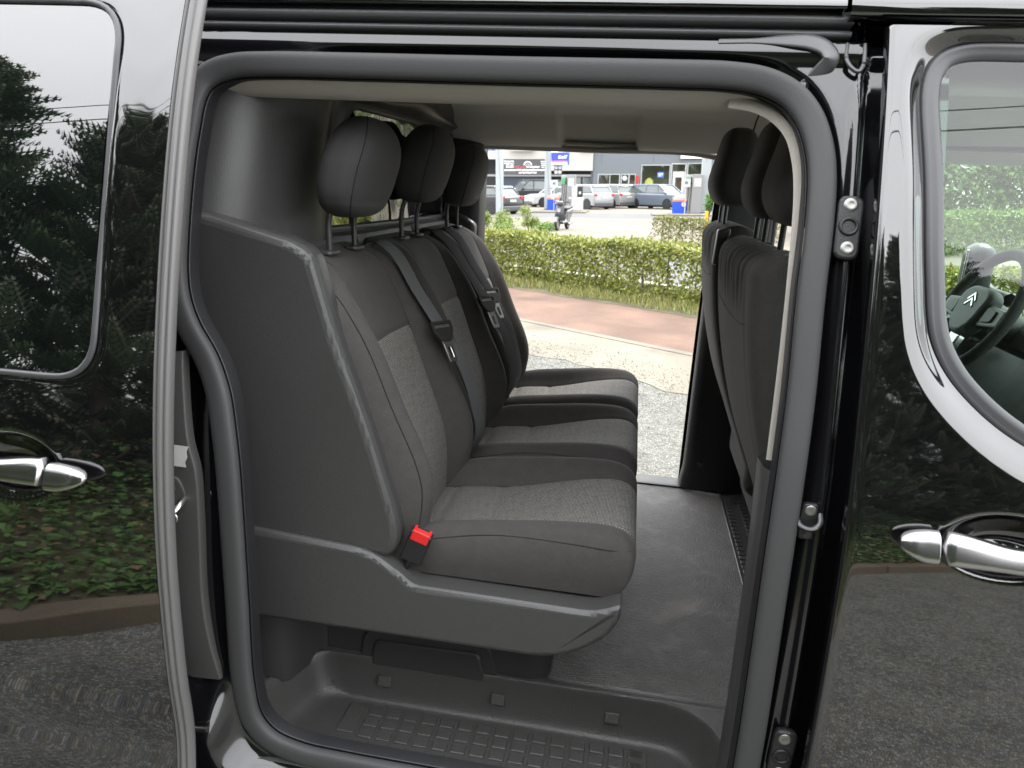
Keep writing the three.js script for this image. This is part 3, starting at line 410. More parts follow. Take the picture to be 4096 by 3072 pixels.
{
  const bench = group('rear_bench', van, 'three seat rear bench in charcoal cloth with lighter woven centres');
  const sp = split(TI), words = ['doorway', 'middle', 'far side'];
  for (let i = 0; i < 3; i++) {
    const zc = -0.388 - 0.464 * i, who = words[i] + ' seat';
    const cp = (x, t) => cushionPoint(zc, x, t), bp = (y, t) => backPoint(zc, y, t);
    // each pad: outer cloth and woven centre
    mesh('cushion', mergeGeometries([gridArr(cuX, sp.l, cp), gridArr(cuX, sp.r, cp)]), M.fabric, bench, `plain cloth sides of the ${who} cushion`);
    mesh('cushion_insert', gridArr(cuX, sp.m, cp), M.insert, bench, `woven centre of the ${who} cushion`);
    const lowY = baY.filter((y) => y <= 1.3131), highY = baY.filter((y) => y >= 1.3129);
    mesh('backrest', mergeGeometries([gridArr(baY, sp.l, bp), gridArr(baY, sp.r, bp), gridArr(highY, sp.m, bp)]), M.fabric, bench, `plain cloth backrest of the ${who}`);
    mesh('backrest_insert', gridArr(lowY, sp.m, bp), M.insert, bench, `woven centre of the ${who} backrest`);
    mesh('backrest_shell', gridArr(ar(0.88, 1.5, 8), [-1, 1], (y, t) => [baR(y) - 0.012, y, zc + t * HW * 0.97]), M.plasticDark, bench);
    // seams
    const sideT = (x, y, s) => { let a = 0.8, b = 1; for (let k = 0; k < 30; k++) { const m = (a + b) / 2; if (cushionPoint(zc, x, s * m)[1] > y) a = m; else b = m; } return a; };
    for (const s of i === 0 ? [1, -1] : [1, -1]) {
      const pts = [[-0.4, 0.935], [-0.323, 0.956], [-0.215, 0.974], [-0.062, 0.977], [0.0, 0.974], [0.035, 0.972]].map(([x, y]) => { const p = cushionPoint(zc, x, s * sideT(x, y, s)); p[2] += s * 0.0005; return p; });
      mesh('seam', tube(pts, 0.0009, { n: 40, seg: 6 }), M.seam, bench);
      mesh('seam', tube(cuX.filter((x) => x < 0.05).map((x) => { const p = cp(x, s * TI); p[1] += 0.0003; return p; }), 0.0011, { smooth: false, seg: 5 }), M.seam, bench);
      mesh('seam', tube(baY.filter((y) => y < 1.5).map((y) => { const p = bp(y, s * TI); p[0] += 0.0004; return p; }), 0.0011, { smooth: false, seg: 5 }), M.seam, bench);
      mesh('seam', tube(baY.filter((y) => y < 1.47).map((y) => { const p = bp(y, s * 0.9); p[0] += 0.0006; return p; }), 0.0011, { smooth: false, seg: 5 }), M.seam, bench);
    }
    // headrest
    const hc = [-0.573, 1.658 + (i === 1 ? 0.022 : i === 2 ? 0.002 : 0), zc];
    const shape = (x, y, z) => { const n = y / 0.1; return [hc[0] + x * (1 + 0.05 * n) + 0.012 * n * (1 - Math.abs(n)) + 0.016 * n + (x > 0 ? 0.005 * (1 - n * n) : 0), hc[1] + y - 0.006 * (1 - (z / 0.13) ** 2) * (n < -0.7 ? 1 : 0), hc[2] + z * (1 - 0.2 * Math.max(0, n) - 0.04 * Math.max(0, -n))]; };
    const head = mesh('headrest', smoothEgg(superEgg(0.06, 0.096, 0.13, [0.84, 0.56], 0.8, shape, 60, 72)), M.leatherette, bench, `padded headrest of the ${who}`);
    const ring = []; for (let k = 0; k <= 60; k++) { const th = k / 60 * Math.PI * 2, e = (v, q) => Math.sign(v) * Math.pow(Math.abs(v), q); const f = Math.pow(1 - Math.pow(0.88, 2 / 0.8), 0.4), q = Math.sin(th) > 0 ? 0.84 : 0.56; ring.push([e(Math.cos(th), q) * 0.0605 * f, e(Math.sin(th), q) * 0.0965]); }
    for (const s of [1, -1]) mesh('seam', tube(ring.slice(0, 60).map(([x, y]) => { const q = y > 0 ? 0.84 : 0.56, c2 = Math.pow(Math.max(0, 1 - Math.pow(Math.abs(y) / 0.0965, 2 / q)), q / 2); const p = shape(x, y, s * 0.1304 * 0.88 * c2); return p; }), 0.0009, { n: 120, seg: 5, closed: true }), M.seam, bench);
    for (const s of [1, -1]) {
      mesh('headrest_post', tube([[-0.612, 1.46, zc + s * 0.0675], [-0.614, 1.5, zc + s * 0.0675], [-0.614, 1.55, zc + s * 0.0675], [-0.608, 1.575, zc + s * 0.0675], [-0.59, 1.61, zc + s * 0.0675]], 0.0062, { n: 30, seg: 14 }), M.rod, bench);
      const g = extr(roundPoly([[-0.017, -0.028], [0.017, -0.028], [0.017, 0.028], [-0.017, 0.028]], 0.015, 6), 0, 0.009, 0.004, 3); g.rotateX(-Math.PI / 2); g.translate(-0.614, 1.482, zc + s * 0.0675); mesh('post_guide', g, M.plastic, bench);
    }
    // belt: from the shoulder guide down to the tongue, then behind the side bolster
    const zb = [-0.54, -1.0, -1.135][i], dx = [0, 0.012, 0.0][i], dyT = [0, -0.004, 0.0][i];
    const w = [0.008, 0.002, -0.0135];
    mesh('belt_strap', ribbon([[-0.62, 1.475, zb + 0.01], [-0.592, 1.495, zb + 0.004], [-0.552, 1.475, zb], [-0.492 + dx, 1.386, zb], [-0.438 + dx, 1.309 + dyT, zb], [-0.409 + dx, 1.262 + dyT, zb - 0.002], [-0.379 + dx, 1.21, zb - 0.012], [-0.35 + dx, 1.11, zb - 0.03], [-0.343, 1.03, zb - 0.05], [-0.385, 0.95, zb - 0.06]], w, 0.0012, 70), M.strap, bench, `black belt strap of the ${who}`);
    const tg = group('belt_tongue', bench); bench.remove(tg);
    const plate = extr(roundPoly([[-0.024, 0], [-0.027, 0.02], [0.027, 0.02], [0.024, 0], [0.0115, -0.016], [0.0105, -0.058], [-0.0105, -0.058], [-0.0115, -0.016]], [0.008, 0.006, 0.006, 0.008, 0.006, 0.005, 0.005, 0.006], 4), -0.0014, 0.0014, 0.0007, 1, [[[-0.0055, -0.026], [0.0055, -0.026], [0.0055, -0.05], [-0.0055, -0.05]]]);
    const sheath = extr(roundPoly([[-0.0285, 0.026], [0.0285, 0.026], [0.027, 0.006], [0.014, -0.016], [-0.014, -0.016], [-0.027, 0.006]], 0.006, 4), -0.0045, 0.0045, 0.002, 2, [[[-0.02, 0.012], [0.02, 0.012], [0.02, 0.019], [-0.02, 0.019]]]);
    const put = (g) => { g.rotateX(-0.62); g.rotateY(1.0); g.scale(1.15, 1.25, 1.15); g.translate(-0.424 + dx, 1.292 + dyT, zb + 0.012); return g; };
    mesh('belt_tongue', put(plate), M.steel, bench); mesh('tongue_sheath', put(sheath), M.black, bench);
  }
  // buckle by the doorway seat
  const B = (g) => { g.rotateZ(-0.36); g.rotateX(0.12); g.translate(-0.369, 0.947, -0.152); return g; };
  mesh('buckle', B(rbox(-0.0225, 0.0225, -0.039, 0.034, -0.011, 0.011, 0.004, 3)), M.plasticDark, bench, 'black belt buckle beside the doorway seat');
  mesh('buckle_button', B(rbox(-0.018, 0.018, 0.014, 0.0385, -0.0085, 0.0128, 0.003, 2)), M.red, bench, 'red release button on the buckle');
  mesh('buckle_slot', B(rbox(-0.013, 0.013, 0.034, 0.0392, -0.0068, 0.0015, 0.001, 1)), M.black, bench);
  mesh('buckle_stalk', tube([[-0.384, 0.912, -0.152], [-0.392, 0.892, -0.155], [-0.396, 0.87, -0.16]], 0.0055, { n: 12 }), M.black, bench);
  // moulded side panel of the backrest
  const up = roundPoly([[-0.95, 1.59], [-0.8, 1.567], [-0.606, 1.523], [-0.568, 1.503], [-0.524, 1.349], [-0.464, 1.19], [-0.408, 1.012], [-0.4, 0.955], [-0.42, 0.915], [-0.95, 0.915]], [0.03, 0.03, 0.032, 0.034, 0.06, 0.06, 0.05, 0.04, 0.03, 0.03], 8);
  mesh('side_panel', extr(up, -0.2, -0.134, 0.018, 8), M.plastic, bench, 'grained plastic side panel of the bench back');
  const inset = roundPoly([[-0.95, 1.552], [-0.8, 1.535], [-0.742, 1.52], [-0.742, 0.93], [-0.95, 0.93]], 0.008, 4);
  mesh('side_panel_step', extr(inset, -0.14, -0.1345, 0.0012, 2), M.plastic, bench);
  const hump = extr(roundPoly([[-0.69, 1.535], [-0.635, 1.528], [-0.6, 1.503], [-0.6, 1.45], [-0.69, 1.45]], [0.01, 0.025, 0.02, 0.01, 0.01], 5), -0.235, -0.145, 0.014, 4); mesh('side_panel_cap', hump, M.plastic, bench);
  const hump2 = extr(roundPoly([[-0.7, 1.53], [-0.63, 1.52], [-0.585, 1.49], [-0.59, 1.42], [-0.7, 1.42]], [0.01, 0.025, 0.02, 0.01, 0.01], 5), -1.63, -1.55, 0.02, 4); mesh('side_panel_cap', hump2, M.plastic, bench);
  // skirt round the seat box
  const skirt = roundPoly([[-0.95, 0.968], [-0.739, 0.955], [-0.459, 0.936], [-0.392, 0.893], [-0.37, 0.873], [-0.012, 0.869], [0.037, 0.893], [0.036, 0.858], [0.012, 0.815], [-0.05, 0.77], [-0.11, 0.753], [-0.508, 0.751], [-0.95, 0.748]], [0.03, 0.03, 0.05, 0.04, 0.04, 0.03, 0.014, 0.03, 0.04, 0.05, 0.05, 0.03, 0.03], 8);
  mesh('skirt', extr(skirt, -0.19, -0.121, 0.0125, 8), M.plastic, bench, 'grey plastic skirt under the doorway cushion');
  mesh('front_valance', gridArr(ar(-0.19, -1.54, 20), [[0.0, 0.868], [0.034, 0.872], [0.03, 0.85], [0.012, 0.818], [-0.05, 0.772], [-0.11, 0.753], [-0.4, 0.753]], (z, s) => [s[0] - 0.003, s[1] - 0.002, z]), M.plastic, bench);
  mesh('seat_pan', box(-0.45, 0.0, 0.835, 0.864, -1.54, -0.19), M.black, bench);
  // box under the seat
  const foot = roundPoly([[-0.66, 0.506], [-0.1, 0.506], [-0.088, 0.76], [-0.66, 0.76]], [0.01, 0.035, 0.01, 0.01], 6);
  const bx = roundPoly([[-0.66, 0.36], [-0.125, 0.356], [-0.092, 0.38], [-0.088, 1.4], [-0.66, 1.4]], [0.01, 0.03, 0.03, 0.02, 0.01], 6);
  { const g = extr(bx, 0.506, 0.77, 0.008, 3); g.rotateX(-Math.PI / 2); g.translate(0, 0, 0); const P = g.attributes.position; for (let i = 0; i < P.count; i++) { const k = (0.77 - P.getY(i)) / 0.264; P.setX(i, P.getX(i) - (P.getX(i) > -0.3 ? 0.016 * k : 0)); P.setZ(i, P.getZ(i) + 0.0); } g.computeVertexNormals(); mesh('seat_box', g, M.plastic, bench, 'moulded box under the rear bench'); }
  const arch = roundPoly([[-0.568, 0.5], [-0.558, 0.594], [-0.25, 0.602], [-0.226, 0.5]], [0.002, 0.035, 0.035, 0.002], 8), arch2 = roundPoly([[-0.538, 0.5], [-0.53, 0.57], [-0.274, 0.576], [-0.256, 0.5]], [0.002, 0.014, 0.018, 0.002], 6);
  mesh('arch_frame', extr(arch, -0.362, -0.3515, 0.004, 3), M.plastic, bench); mesh('arch_panel', extr(arch2, -0.362, -0.3445, 0.005, 3), M.plastic, bench);
  mesh('side_box', gridArr(ar(0.5, 0.77, 6), spline && [[-0.95, -0.2], [-0.8, -0.222], [-0.785, -0.235], [-0.77, -0.228], [-0.73, -0.226], [-0.7, -0.25], [-0.685, -0.3], [-0.67, -0.345], [-0.655, -0.362]], (y, s) => [s[0], y, s[1]]), M.plastic, bench);
}
// ---------------------------------------------------------------- floor, tread strip, step
{
  const fl = group('cabin_floor', van, 'dark textured rubber floor between bench and front seats');
  mesh('rubber_mat', gridArr(ar(-0.7, 1.6, 46), ar(-0.372, -1.615, 24), (x, z) => [x, 0.52, z]), M.mat, fl);
  mesh('mat_edge', gridArr(ar(-0.7, 0.36, 20), [[-0.376, 0.5205], [-0.362, 0.5225], [-0.352, 0.519], [-0.348, 0.512]], (x, s) => [x, s[1] - 0.0, s[0]]), M.tray, fl);
  mesh('far_sill', gridArr(ar(-0.6, 0.9, 10), [[-1.612, 0.526], [-1.62, 0.529], [-1.69, 0.527], [-1.715, 0.52], [-1.73, 0.48], [-1.735, 0.4]], (x, s) => [x, s[1], s[0]]), M.plastic, fl);
  const strip = group('tread_strip', van, 'ribbed tread strip on the floor beside the front seat');
  mesh('strip_base', rbox(0.404, 0.498, 0.5215, 0.53, -1.63, -0.55, 0.004, 2), M.plastic, strip);
  mesh('strip_edge', tube([[0.4045, 0.53, -1.628], [0.4045, 0.53, -0.55]], 0.0035, { n: 4 }), M.plastic, strip);
  for (let k = 0; k < 36; k++) for (const x of [0.414, 0.463]) mesh('tread_rib', rbox(x, x + 0.022, 0.5295, 0.5335, -1.615 + k * 0.0295, -1.593 + k * 0.0295, 0.002, 1), M.plastic, strip);
  for (const z of [-1.5, -1.1, -0.72]) { const h = cyl(0.006, 0.006, 0.003, 14); h.translate(0.45, 0.531, z); mesh('strip_screw', h, M.rod, strip); }

  const st = group('step_tray', van, 'moulded black step well with raised tread pads');
  // tray as one pressed sheet: outline lofted from lip to floor
  const lip = roundPoly([[-0.765, 0.008], [-0.765, -0.175], [-0.685, -0.352], [0.2, -0.352], [0.262, -0.3], [0.3, -0.2], [0.3, 0.008]], [0.02, 0.05, 0.05, 0.05, 0.05, 0.06, 0.02], 10);
  const base = roundPoly([[-0.64, -0.04], [-0.64, -0.2], [-0.6, -0.312], [0.16, -0.312], [0.2, -0.29], [0.24, -0.2], [0.24, -0.04]], [0.04, 0.06, 0.05, 0.05, 0.04, 0.05, 0.04], 10);
  const n = lip.length, rows = [[0, 0.5195, 0], [0.04, 0.5215, 0], [0.1, 0.519, 0], [0.16, 0.512, 0.1], [0.2, 0.5, 0.2], [0.3, 0.47, 0.3], [0.42, 0.44, 0.45], [0.55, 0.425, 0.6], [0.7, 0.4175, 0.75], [0.85, 0.4145, 0.9], [1, 0.414, 1]];
  mesh('tray', gridArr(ar(0, n - 1, n - 1), rows, (i, r) => { const a = lip[Math.round(i)], b = base[Math.round(i)], out = sst(-0.12, 0, a[1]); const k = mix(r[0] * 0.8 + (r[0] > 0.12 ? 0.2 * r[0] : 0), r[0], 1); return [mix(a[0], b[0], k), mix(r[1], mix(0.548, 0.414, sst(0, 0.9, r[0])), out), mix(a[1], b[1], k)]; }, true), M.tray, st);
  mesh('tray_floor', (() => { const g = new THREE.ShapeGeometry(new THREE.Shape(base.map((p) => new THREE.Vector2(p[0], -p[1])))); g.rotateX(-Math.PI / 2); g.translate(0, 0.414, 0); g.deleteAttribute('uv'); return g; })(), M.tray, st);
  { const c = [-0.23, -0.17], n2 = 200, a = rayLoop(lip, c, n2), b = rayLoop([[-0.83, -0.371], [0.37, -0.371], [0.37, 0.03], [-0.83, 0.03]], c, n2); mesh('tray_surround', ringPanel(a, b, ar(0, 1, 6), (x, z) => [x, 0.519 + 0.03 * sst(-0.1, 0, z), z]), M.tray, st); }
  // tread pads
  const pad = (x, z, w, d) => mesh('tread_pad', rbox(x, x + w, 0.4105, 0.4188, z, z + d, 0.003, 2), M.tray, st);
  for (let r = 0; r < 5; r++) for (let k = 0; k < 15; k++) { const x = -0.522 + k * 0.0435 - (r % 2) * 0.0; if (r === 0 && (k === 0 || k === 7 || k === 13)) continue; if (x > 0.1) continue; pad(x, -0.303 + r * 0.0355, 0.034, 0.026); }
  for (const x of [-0.522, -0.2175, 0.0435]) mesh('clip_cover', rbox(x, x + 0.035, 0.412, 0.4188, -0.304, -0.276, 0.004, 2), M.tray, st, 'smooth clip cover in the tread');
  pad(-0.575, -0.303, 0.042, 0.09); pad(0.09, -0.303, 0.04, 0.09);
  for (const [x, z, y] of [[-0.5, -0.337, 0.469], [-0.222, -0.337, 0.469], [0.045, -0.337, 0.469]]) { const g = rbox(-0.0165, 0.0165, -0.0125, 0.0125, -0.003, 0.003, 0.003, 2); g.rotateX(-0.42); g.translate(x, y, z + 0.004); mesh('clip_cover', g, M.tray, st, 'square clip cover on the step riser'); }
}
// ---------------------------------------------------------------- front seats, seen from behind
{
  const seatBack = (name, label, z0, z1, top, withBand) => {
    const g = group(name, van, label), zc = (z0 + z1) / 2, hw = Math.abs(z1 - z0) / 2;
    const rx = spline([0.7, 0.81, 0.93, 1.05, 1.14, 1.27, 1.42, 1.53, 1.6], [0.455, 0.405, 0.357, 0.308, 0.279, 0.247, 0.224, 0.219, 0.222]);
    const ys = [...ar(0.62, top - 0.07, 40), ...ar(top - 0.065, top - 0.004, 12), top - 0.0015, top], ts = [-1, -0.998, -0.99, -0.975, -0.95, -0.92, ...ar(-0.88, 0.88, 60), 0.92, 0.95, 0.975, 0.99, 0.998, 1];
    const f = (y, t, sgn) => {
      const a = Math.abs(t), sc = Math.pow(1 - Math.pow(a, 14), 0.4), w = Math.max(0, (y - top + 0.06) / 0.06), tc = Math.pow(Math.max(0, 1 - w * w * w), 0.5), mid = rx(y) + 0.065;
      const ruck = sgn < 0 ? 0.0035 * Math.sin(t * 46 + 4 * Math.sin(y * 9)) * Math.sin(t * 19 + 1) * sst(top - 0.17, top - 0.07, y) * sst(0.75, 0.6, a) : 0;
      return [mid + sgn * 0.065 * sc * tc + ruck + (sgn < 0 ? 0.004 * gs(a - 0.72, 0.015) : 0), y, zc + t * hw];
    };
    mesh('seat_cover', mergeGeometries([gridArr(ys, ts, (y, t) => f(y, t, -1)), gridArr(ys, ts, (y, t) => f(y, t, 1))]), M.fabric, g);
    for (const s of [1, -1]) mesh('seam', tube(ar(0.7, top - 0.05, 30).map((y) => { const p = f(y, s * 0.72, -1); p[0] -= 0.0005; return p; }), 0.0014, { smooth: false, seg: 5 }), M.seam, g);
    mesh('seam', tube(ar(-0.72, 0.72, 30).map((t) => { const p = f(top - 0.13 - 0.03 * (1 - t * t), t, -1); p[0] -= 0.0006; return p; }), 0.0013, { smooth: false, seg: 5 }), M.seam, g);
    mesh('seat_cushion', rbox(0.4, 0.86, 0.72, 0.95, z1, z0, 0.05, 4), M.fabric, g);
    mesh('seat_base', rbox(0.52, 0.82, 0.52, 0.74, z1 + 0.04, z0 - 0.04, 0.02, 2), M.plasticDark, g);
    return g;
  };
  const head = (g, x, y, zc, rz, label) => {
    const shape = (a, b, c) => { const n = b / 0.115; return [x + a * (1 - 0.1 * n) + 0.012 * n * n * (n > 0 ? 1 : 0.4) + 0.006 * Math.sin(n * 4), y + b, zc + c * (1 - 0.1 * Math.max(0, n))]; };
    mesh('headrest', smoothEgg(superEgg(0.06, 0.115, rz, [0.62, 0.5], 0.6, shape, 40, 48)), M.fabric, g, label);
    for (const s of [1, -1]) mesh('headrest_post', tube([[x - 0.015, 1.46, zc + s * 0.065], [x - 0.012, 1.66, zc + s * 0.065]], 0.0065, { n: 6, seg: 10 }), M.rod, g);
    for (const s of [1, -1]) mesh('post_guide', rbox(x - 0.032, x + 0.006, 1.52, 1.535, zc + s * 0.065 - 0.022, zc + s * 0.065 + 0.022, 0.006, 2), M.plastic, g);
  };
  const dr = seatBack('driver_seat', 'driver seat in charcoal cloth, rear face', -1.08, -1.53, 1.555);
  head(dr, 0.272, 1.718, -1.305, 0.125, 'headrest of the driver seat');
  const ps = seatBack('front_passenger_bench', 'double front passenger bench in wrinkled charcoal cloth', -0.3, -0.99, 1.535);
  head(ps, 0.312, 1.7, -0.8, 0.125, 'headrest of the middle front place'); head(ps, 0.305, 1.7, -0.42, 0.135, 'headrest of the front place by the door');
  mesh('corner_guard', extr(roundPoly([[0.212, 1.45], [0.216, 1.545], [0.25, 1.55], [0.25, 1.53], [0.23, 1.5], [0.226, 1.45]], 0.006, 3), -1.02, -0.985, 0.006, 2), M.plastic, ps, 'grey plastic corner on the bench back');
}
// ---------------------------------------------------------------- far pillar, dashboard, wheel, mirror
{
  const fp = group('far_pillar', van, 'black trimmed pillar across the cabin');
  mesh('pillar_trim', gridArr(ar(0.53, 1.36, 24), [[0.262, -1.66], [0.26, -1.63], [0.268, -1.6], [0.3, -1.585], [0.42, -1.57], [0.5, -1.6]], (y, s) => [s[0] + 0.01 * sst(0.62, 0.53, y) * (s[0] < 0.29 ? -1 : 0) + 0.01 * (y - 0.53) * 0, y, s[1] + 0.05 * sst(1.2, 1.9, y)]), M.plasticDark, fp);
  mesh('pillar_trim_upper', gridArr(ar(1.35, 1.8, 16), [[0.285, -1.66], [0.282, -1.63], [0.29, -1.605], [0.33, -1.595], [0.45, -1.595], [0.47, -1.63]], (y, s) => [s[0] - 0.03 * sst(1.68, 1.8, y), y, s[1] + 0.05 * sst(1.35, 1.9, y)]), M.dash, fp, 'grey upper trim of the far pillar');
  mesh('outer_skin', gridArr(ar(0.4, 1.9, 16), [[0.258, -1.68], [0.262, -1.74], [0.5, -1.75]], (y, s) => [s[0], y, s[1] - F(y) * 0.9]), M.paint, fp);
  const h = cyl(0.011, 0.011, 0.006, 18); h.rotateX(Math.PI / 2); h.translate(0.318, 0.64, -1.578); mesh('trim_plug', h, M.plastic, fp);
  mesh('rear_pillar_trim', gridArr(ar(0.9, 1.8, 14), [[-0.7, -1.56], [-0.62, -1.575], [-0.585, -1.59], [-0.575, -1.62], [-0.58, -1.7]], (y, s) => [s[0], y, s[1]]), M.plasticDark, fp);
  const fd = group('far_front_door', van, 'driver door across the cabin with window');
  mesh('door_panel', box(0.45, 1.6, 0.4, 1.26, -1.76, -1.64), M.plasticDark, fd);
  mesh('window_rail', tube([[0.48, 1.26, -1.66], [0.46, 1.55, -1.62], [0.47, 1.75, -1.56], [0.52, 1.8, -1.55], [1.2, 1.83, -1.53]], 0.02, { n: 40 }), M.plasticDark, fd);

  const da = group('dashboard', van, 'grey dashboard with air vent');
  mesh('dash_top', gridArr(ar(-0.12, -1.62, 30), [[1.2, 0.85], [1.16, 1.0], [1.17, 1.12], [1.22, 1.2], [1.32, 1.245], [1.5, 1.25], [1.95, 1.2]], (z, s) => [s[0] + 0.03 * Math.sin(z * 4) * (s[1] > 1.1 ? 1 : 0), s[1] + 0.035 * gs(z + 1.22, 0.2) * sst(1.1, 1.24, s[1]), z]), M.dash, da);
  const vb = rbox(1.125, 1.2, 1.2, 1.3, -1.62, -1.5, 0.015, 3); mesh('vent_housing', vb, M.dash, da);
  for (let k = 0; k < 4; k++) mesh('vent_slat', rbox(1.118, 1.13, 1.215 + k * 0.02, 1.221 + k * 0.02, -1.605, -1.515, 0.002, 1), M.rod, da);
  mesh('instrument_hood', gridArr(ar(-1.02, -1.42, 16), ar(0, Math.PI, 10), (z, t) => [1.2 + 0.09 * Math.cos(t), 1.25 + 0.09 * Math.sin(t) * (1 - ((z + 1.22) / 0.24) ** 2), z]), M.dash, da);

  const sw = group('steering_wheel', van, 'black steering wheel with silver double chevron badge'); sw.position.set(1.02, 1.34, -1.26); sw.rotation.set(0, -Math.PI / 2 + 0.02, 0); sw.rotateX(-0.42);
  const rim = new THREE.TorusGeometry(0.185, 0.0165, 16, 72); mesh('rim', rim, M.leatherette, sw);
  mesh('hub', extr(roundPoly([[-0.085, 0.045], [-0.05, 0.07], [0.05, 0.07], [0.085, 0.045], [0.07, -0.045], [0.03, -0.085], [-0.03, -0.085], [-0.07, -0.045]], 0.025, 5), -0.02, 0.03, 0.014, 4), M.dash, sw);
  for (const s of [1, -1]) { mesh('spoke', extr(roundPoly([[s * 0.07, 0.03], [s * 0.178, 0.02], [s * 0.18, -0.03], [s * 0.065, -0.045]], 0.012, 4), -0.012, 0.016, 0.006, 2), M.plasticDark, sw); mesh('switch_pad', extr(roundPoly([[s * 0.09, 0.018], [s * 0.145, 0.012], [s * 0.145, -0.022], [s * 0.09, -0.03]], 0.008, 3), 0.012, 0.021, 0.003, 2), M.dash, sw); }
  mesh('lower_spoke', extr(roundPoly([[-0.03, -0.08], [0.03, -0.08], [0.028, -0.18], [-0.028, -0.18]], 0.01, 3), -0.01, 0.014, 0.005, 2), M.chromeDark, sw);
  for (const dy of [0, 0.017]) mesh('badge_chevron', extr([[-0.024, -0.012 + dy], [0, 0.008 + dy], [0.024, -0.012 + dy], [0.024, -0.004 + dy], [0, 0.018 + dy], [-0.024, -0.004 + dy]].map(([a, b]) => [a, b + 0.012]), 0.029, 0.033, 0.001, 1), M.chrome, sw);
  mesh('column', (() => { const g = cyl(0.05, 0.06, 0.2, 20); g.rotateX(Math.PI / 2); g.translate(0, -0.01, -0.12); return g; })(), M.plasticDark, sw);

  const mi = group('door_mirror', van, 'driver door mirror outside the far window');
  mesh('mirror_housing', (() => { const g = rbox(-0.05, 0.05, -0.1, 0.09, -0.1, 0.1, 0.045, 5); g.rotateY(-0.35); g.translate(1.25, 1.42, -1.86); return g; })(), M.plasticDark, mi);
  mesh('mirror_glass', (() => { const g = rbox(-0.004, 0.004, -0.075, 0.07, -0.078, 0.078, 0.003, 2); g.rotateY(-0.35); g.translate(1.199, 1.42, -1.842); return g; })(), M.chrome, mi);
  mesh('mirror_arm', tube([[1.3, 1.33, -1.68], [1.28, 1.34, -1.78], [1.27, 1.37, -1.85]], 0.025, { n: 12 }), M.plasticDark, mi);
}

// ---------------------------------------------------------------- ground and road, laid out along the road (s) and across it (t)
const groundY = (x, z) => (-0.0443 * x + 0.0074 * z) * (1 - sst(2.7, 4.3, Math.hypot(x, z + 0.85)));
const U = [0.785, 0.62], NN = [0.62, -0.785], st2 = (s, t) => [U[0] * s + NN[0] * t, U[1] * s + NN[1] * t];
const gm = (map, rough, extra = {}) => std({ color: C(1), map, roughness: rough, side: THREE.DoubleSide, ...extra });
M.gravel = gm(T.gravel, 0.95, { bumpMap: T.gravelB, bumpScale: 0.006 });
M.concrete = gm(T.concrete, 0.95); M.redpath = gm(T.red, 0.95); M.tan = gm(T.tan, 0.95); M.asphalt = gm(T.asphalt, 0.9); M.soil = gm(T.soil, 1);
{
  const near = [...ar(-160, -12, 6), ...ar(-8, 8, 44), ...ar(12, 160, 6)];
  structure('ground', gridArr(near, near.map((v) => -v), (x, z) => [x, groundY(x, z), z]), M.gravel);
  const r = mul32(5), wob = ar(-80, 80, 320).map(() => (r() - 0.5) * 0.09);
  const strip = (name, t0, t1, dy, mat, w0 = 0, w1 = 0) => structure(name, gridArr([...ar(-80, -9, 14), ...ar(-8.5, 8.5, 260), ...ar(9, 80, 14)], ar(0, 1, Math.max(6, Math.round((t1 - t0) * 5))), (s, k) => { const j = (Math.sin(s * 3.1) + Math.sin(s * 7.7 + 1) * 0.6 + Math.sin(s * 17) * 0.35) * 0.5, t = mix(t0 + w0 * j, t1 + w1 * j, k), [x, z] = st2(s, t); return [x, groundY(x, z) + dy, z]; }), mat);
  strip('concrete_apron', 4.05, 5.16, 0.004, M.concrete, 0.11, 0);
  strip('cycle_path', 5.28, 7.0, 0.008, M.redpath, 0, 0.02);
  strip('path_edging', 5.162, 5.278, 0.0085, M.concrete);
  strip('verge_soil', 6.98, 8.42, 0.012, M.soil, 0.05, 0);
  strip('road', 8.55, 15.2, 0.004, M.asphalt);
  strip('cycle_path_001', 15.4, 16.4, 0.008, M.redpath);
  structure('forecourt', gridArr(ar(-70, 70, 8), ar(16.4, 120, 8), (s, t) => { const [x, z] = st2(s, t); return [x, 0.006, z]; }), M.tan);
  structure('forecourt_lane', gridArr(ar(-40, 40, 4), ar(-35.8, -41.2, 2), (x, z) => [x, 0.011, z + x * 0.02]), M.asphalt);
  // white kerb behind the hedge
  const kb = structure('road_kerb', gridArr(ar(-30, 30, 4), [[8.4, 0.0], [8.4, 0.12], [8.42, 0.14], [8.54, 0.14], [8.56, 0.0]], (s, q) => { const [x, z] = st2(s, q[0]); return [x, q[1], z]; }), M.white);
}
// ---------------------------------------------------------------- leafy things
function leafGeo(l, w, bend = 0.25) { const g = new THREE.BufferGeometry(); g.setAttribute('position', new THREE.Float32BufferAttribute([0, 0, 0, w / 2, l * 0.45, bend * w, 0, l, -bend * w * 0.6, 0, l * 0.5, 0, -w / 2, l * 0.45, bend * w], 3)); g.setIndex([0, 1, 3, 1, 2, 3, 0, 3, 4, 3, 2, 4]); g.computeVertexNormals(); return g; }
const leafMat = (r, g, b) => phy({ color: C(r, g, b), roughness: 0.6, transmission: 0.3, thickness: 0, side: THREE.DoubleSide });
const LM = { hedge: leafMat(0.16, 0.26, 0.05), bright: leafMat(0.28, 0.38, 0.03), dark: leafMat(0.05, 0.085, 0.025), con: leafMat(0.045, 0.075, 0.03), ivy: leafMat(0.06, 0.13, 0.02), grass: leafMat(0.22, 0.27, 0.05) };
const white = C(1);
LM.hedge.color.copy(white); LM.bright.color.copy(white); LM.dark.color.copy(white); LM.con.color.copy(white); LM.ivy.color.copy(white); LM.grass.color.copy(white);
const O = new THREE.Object3D();
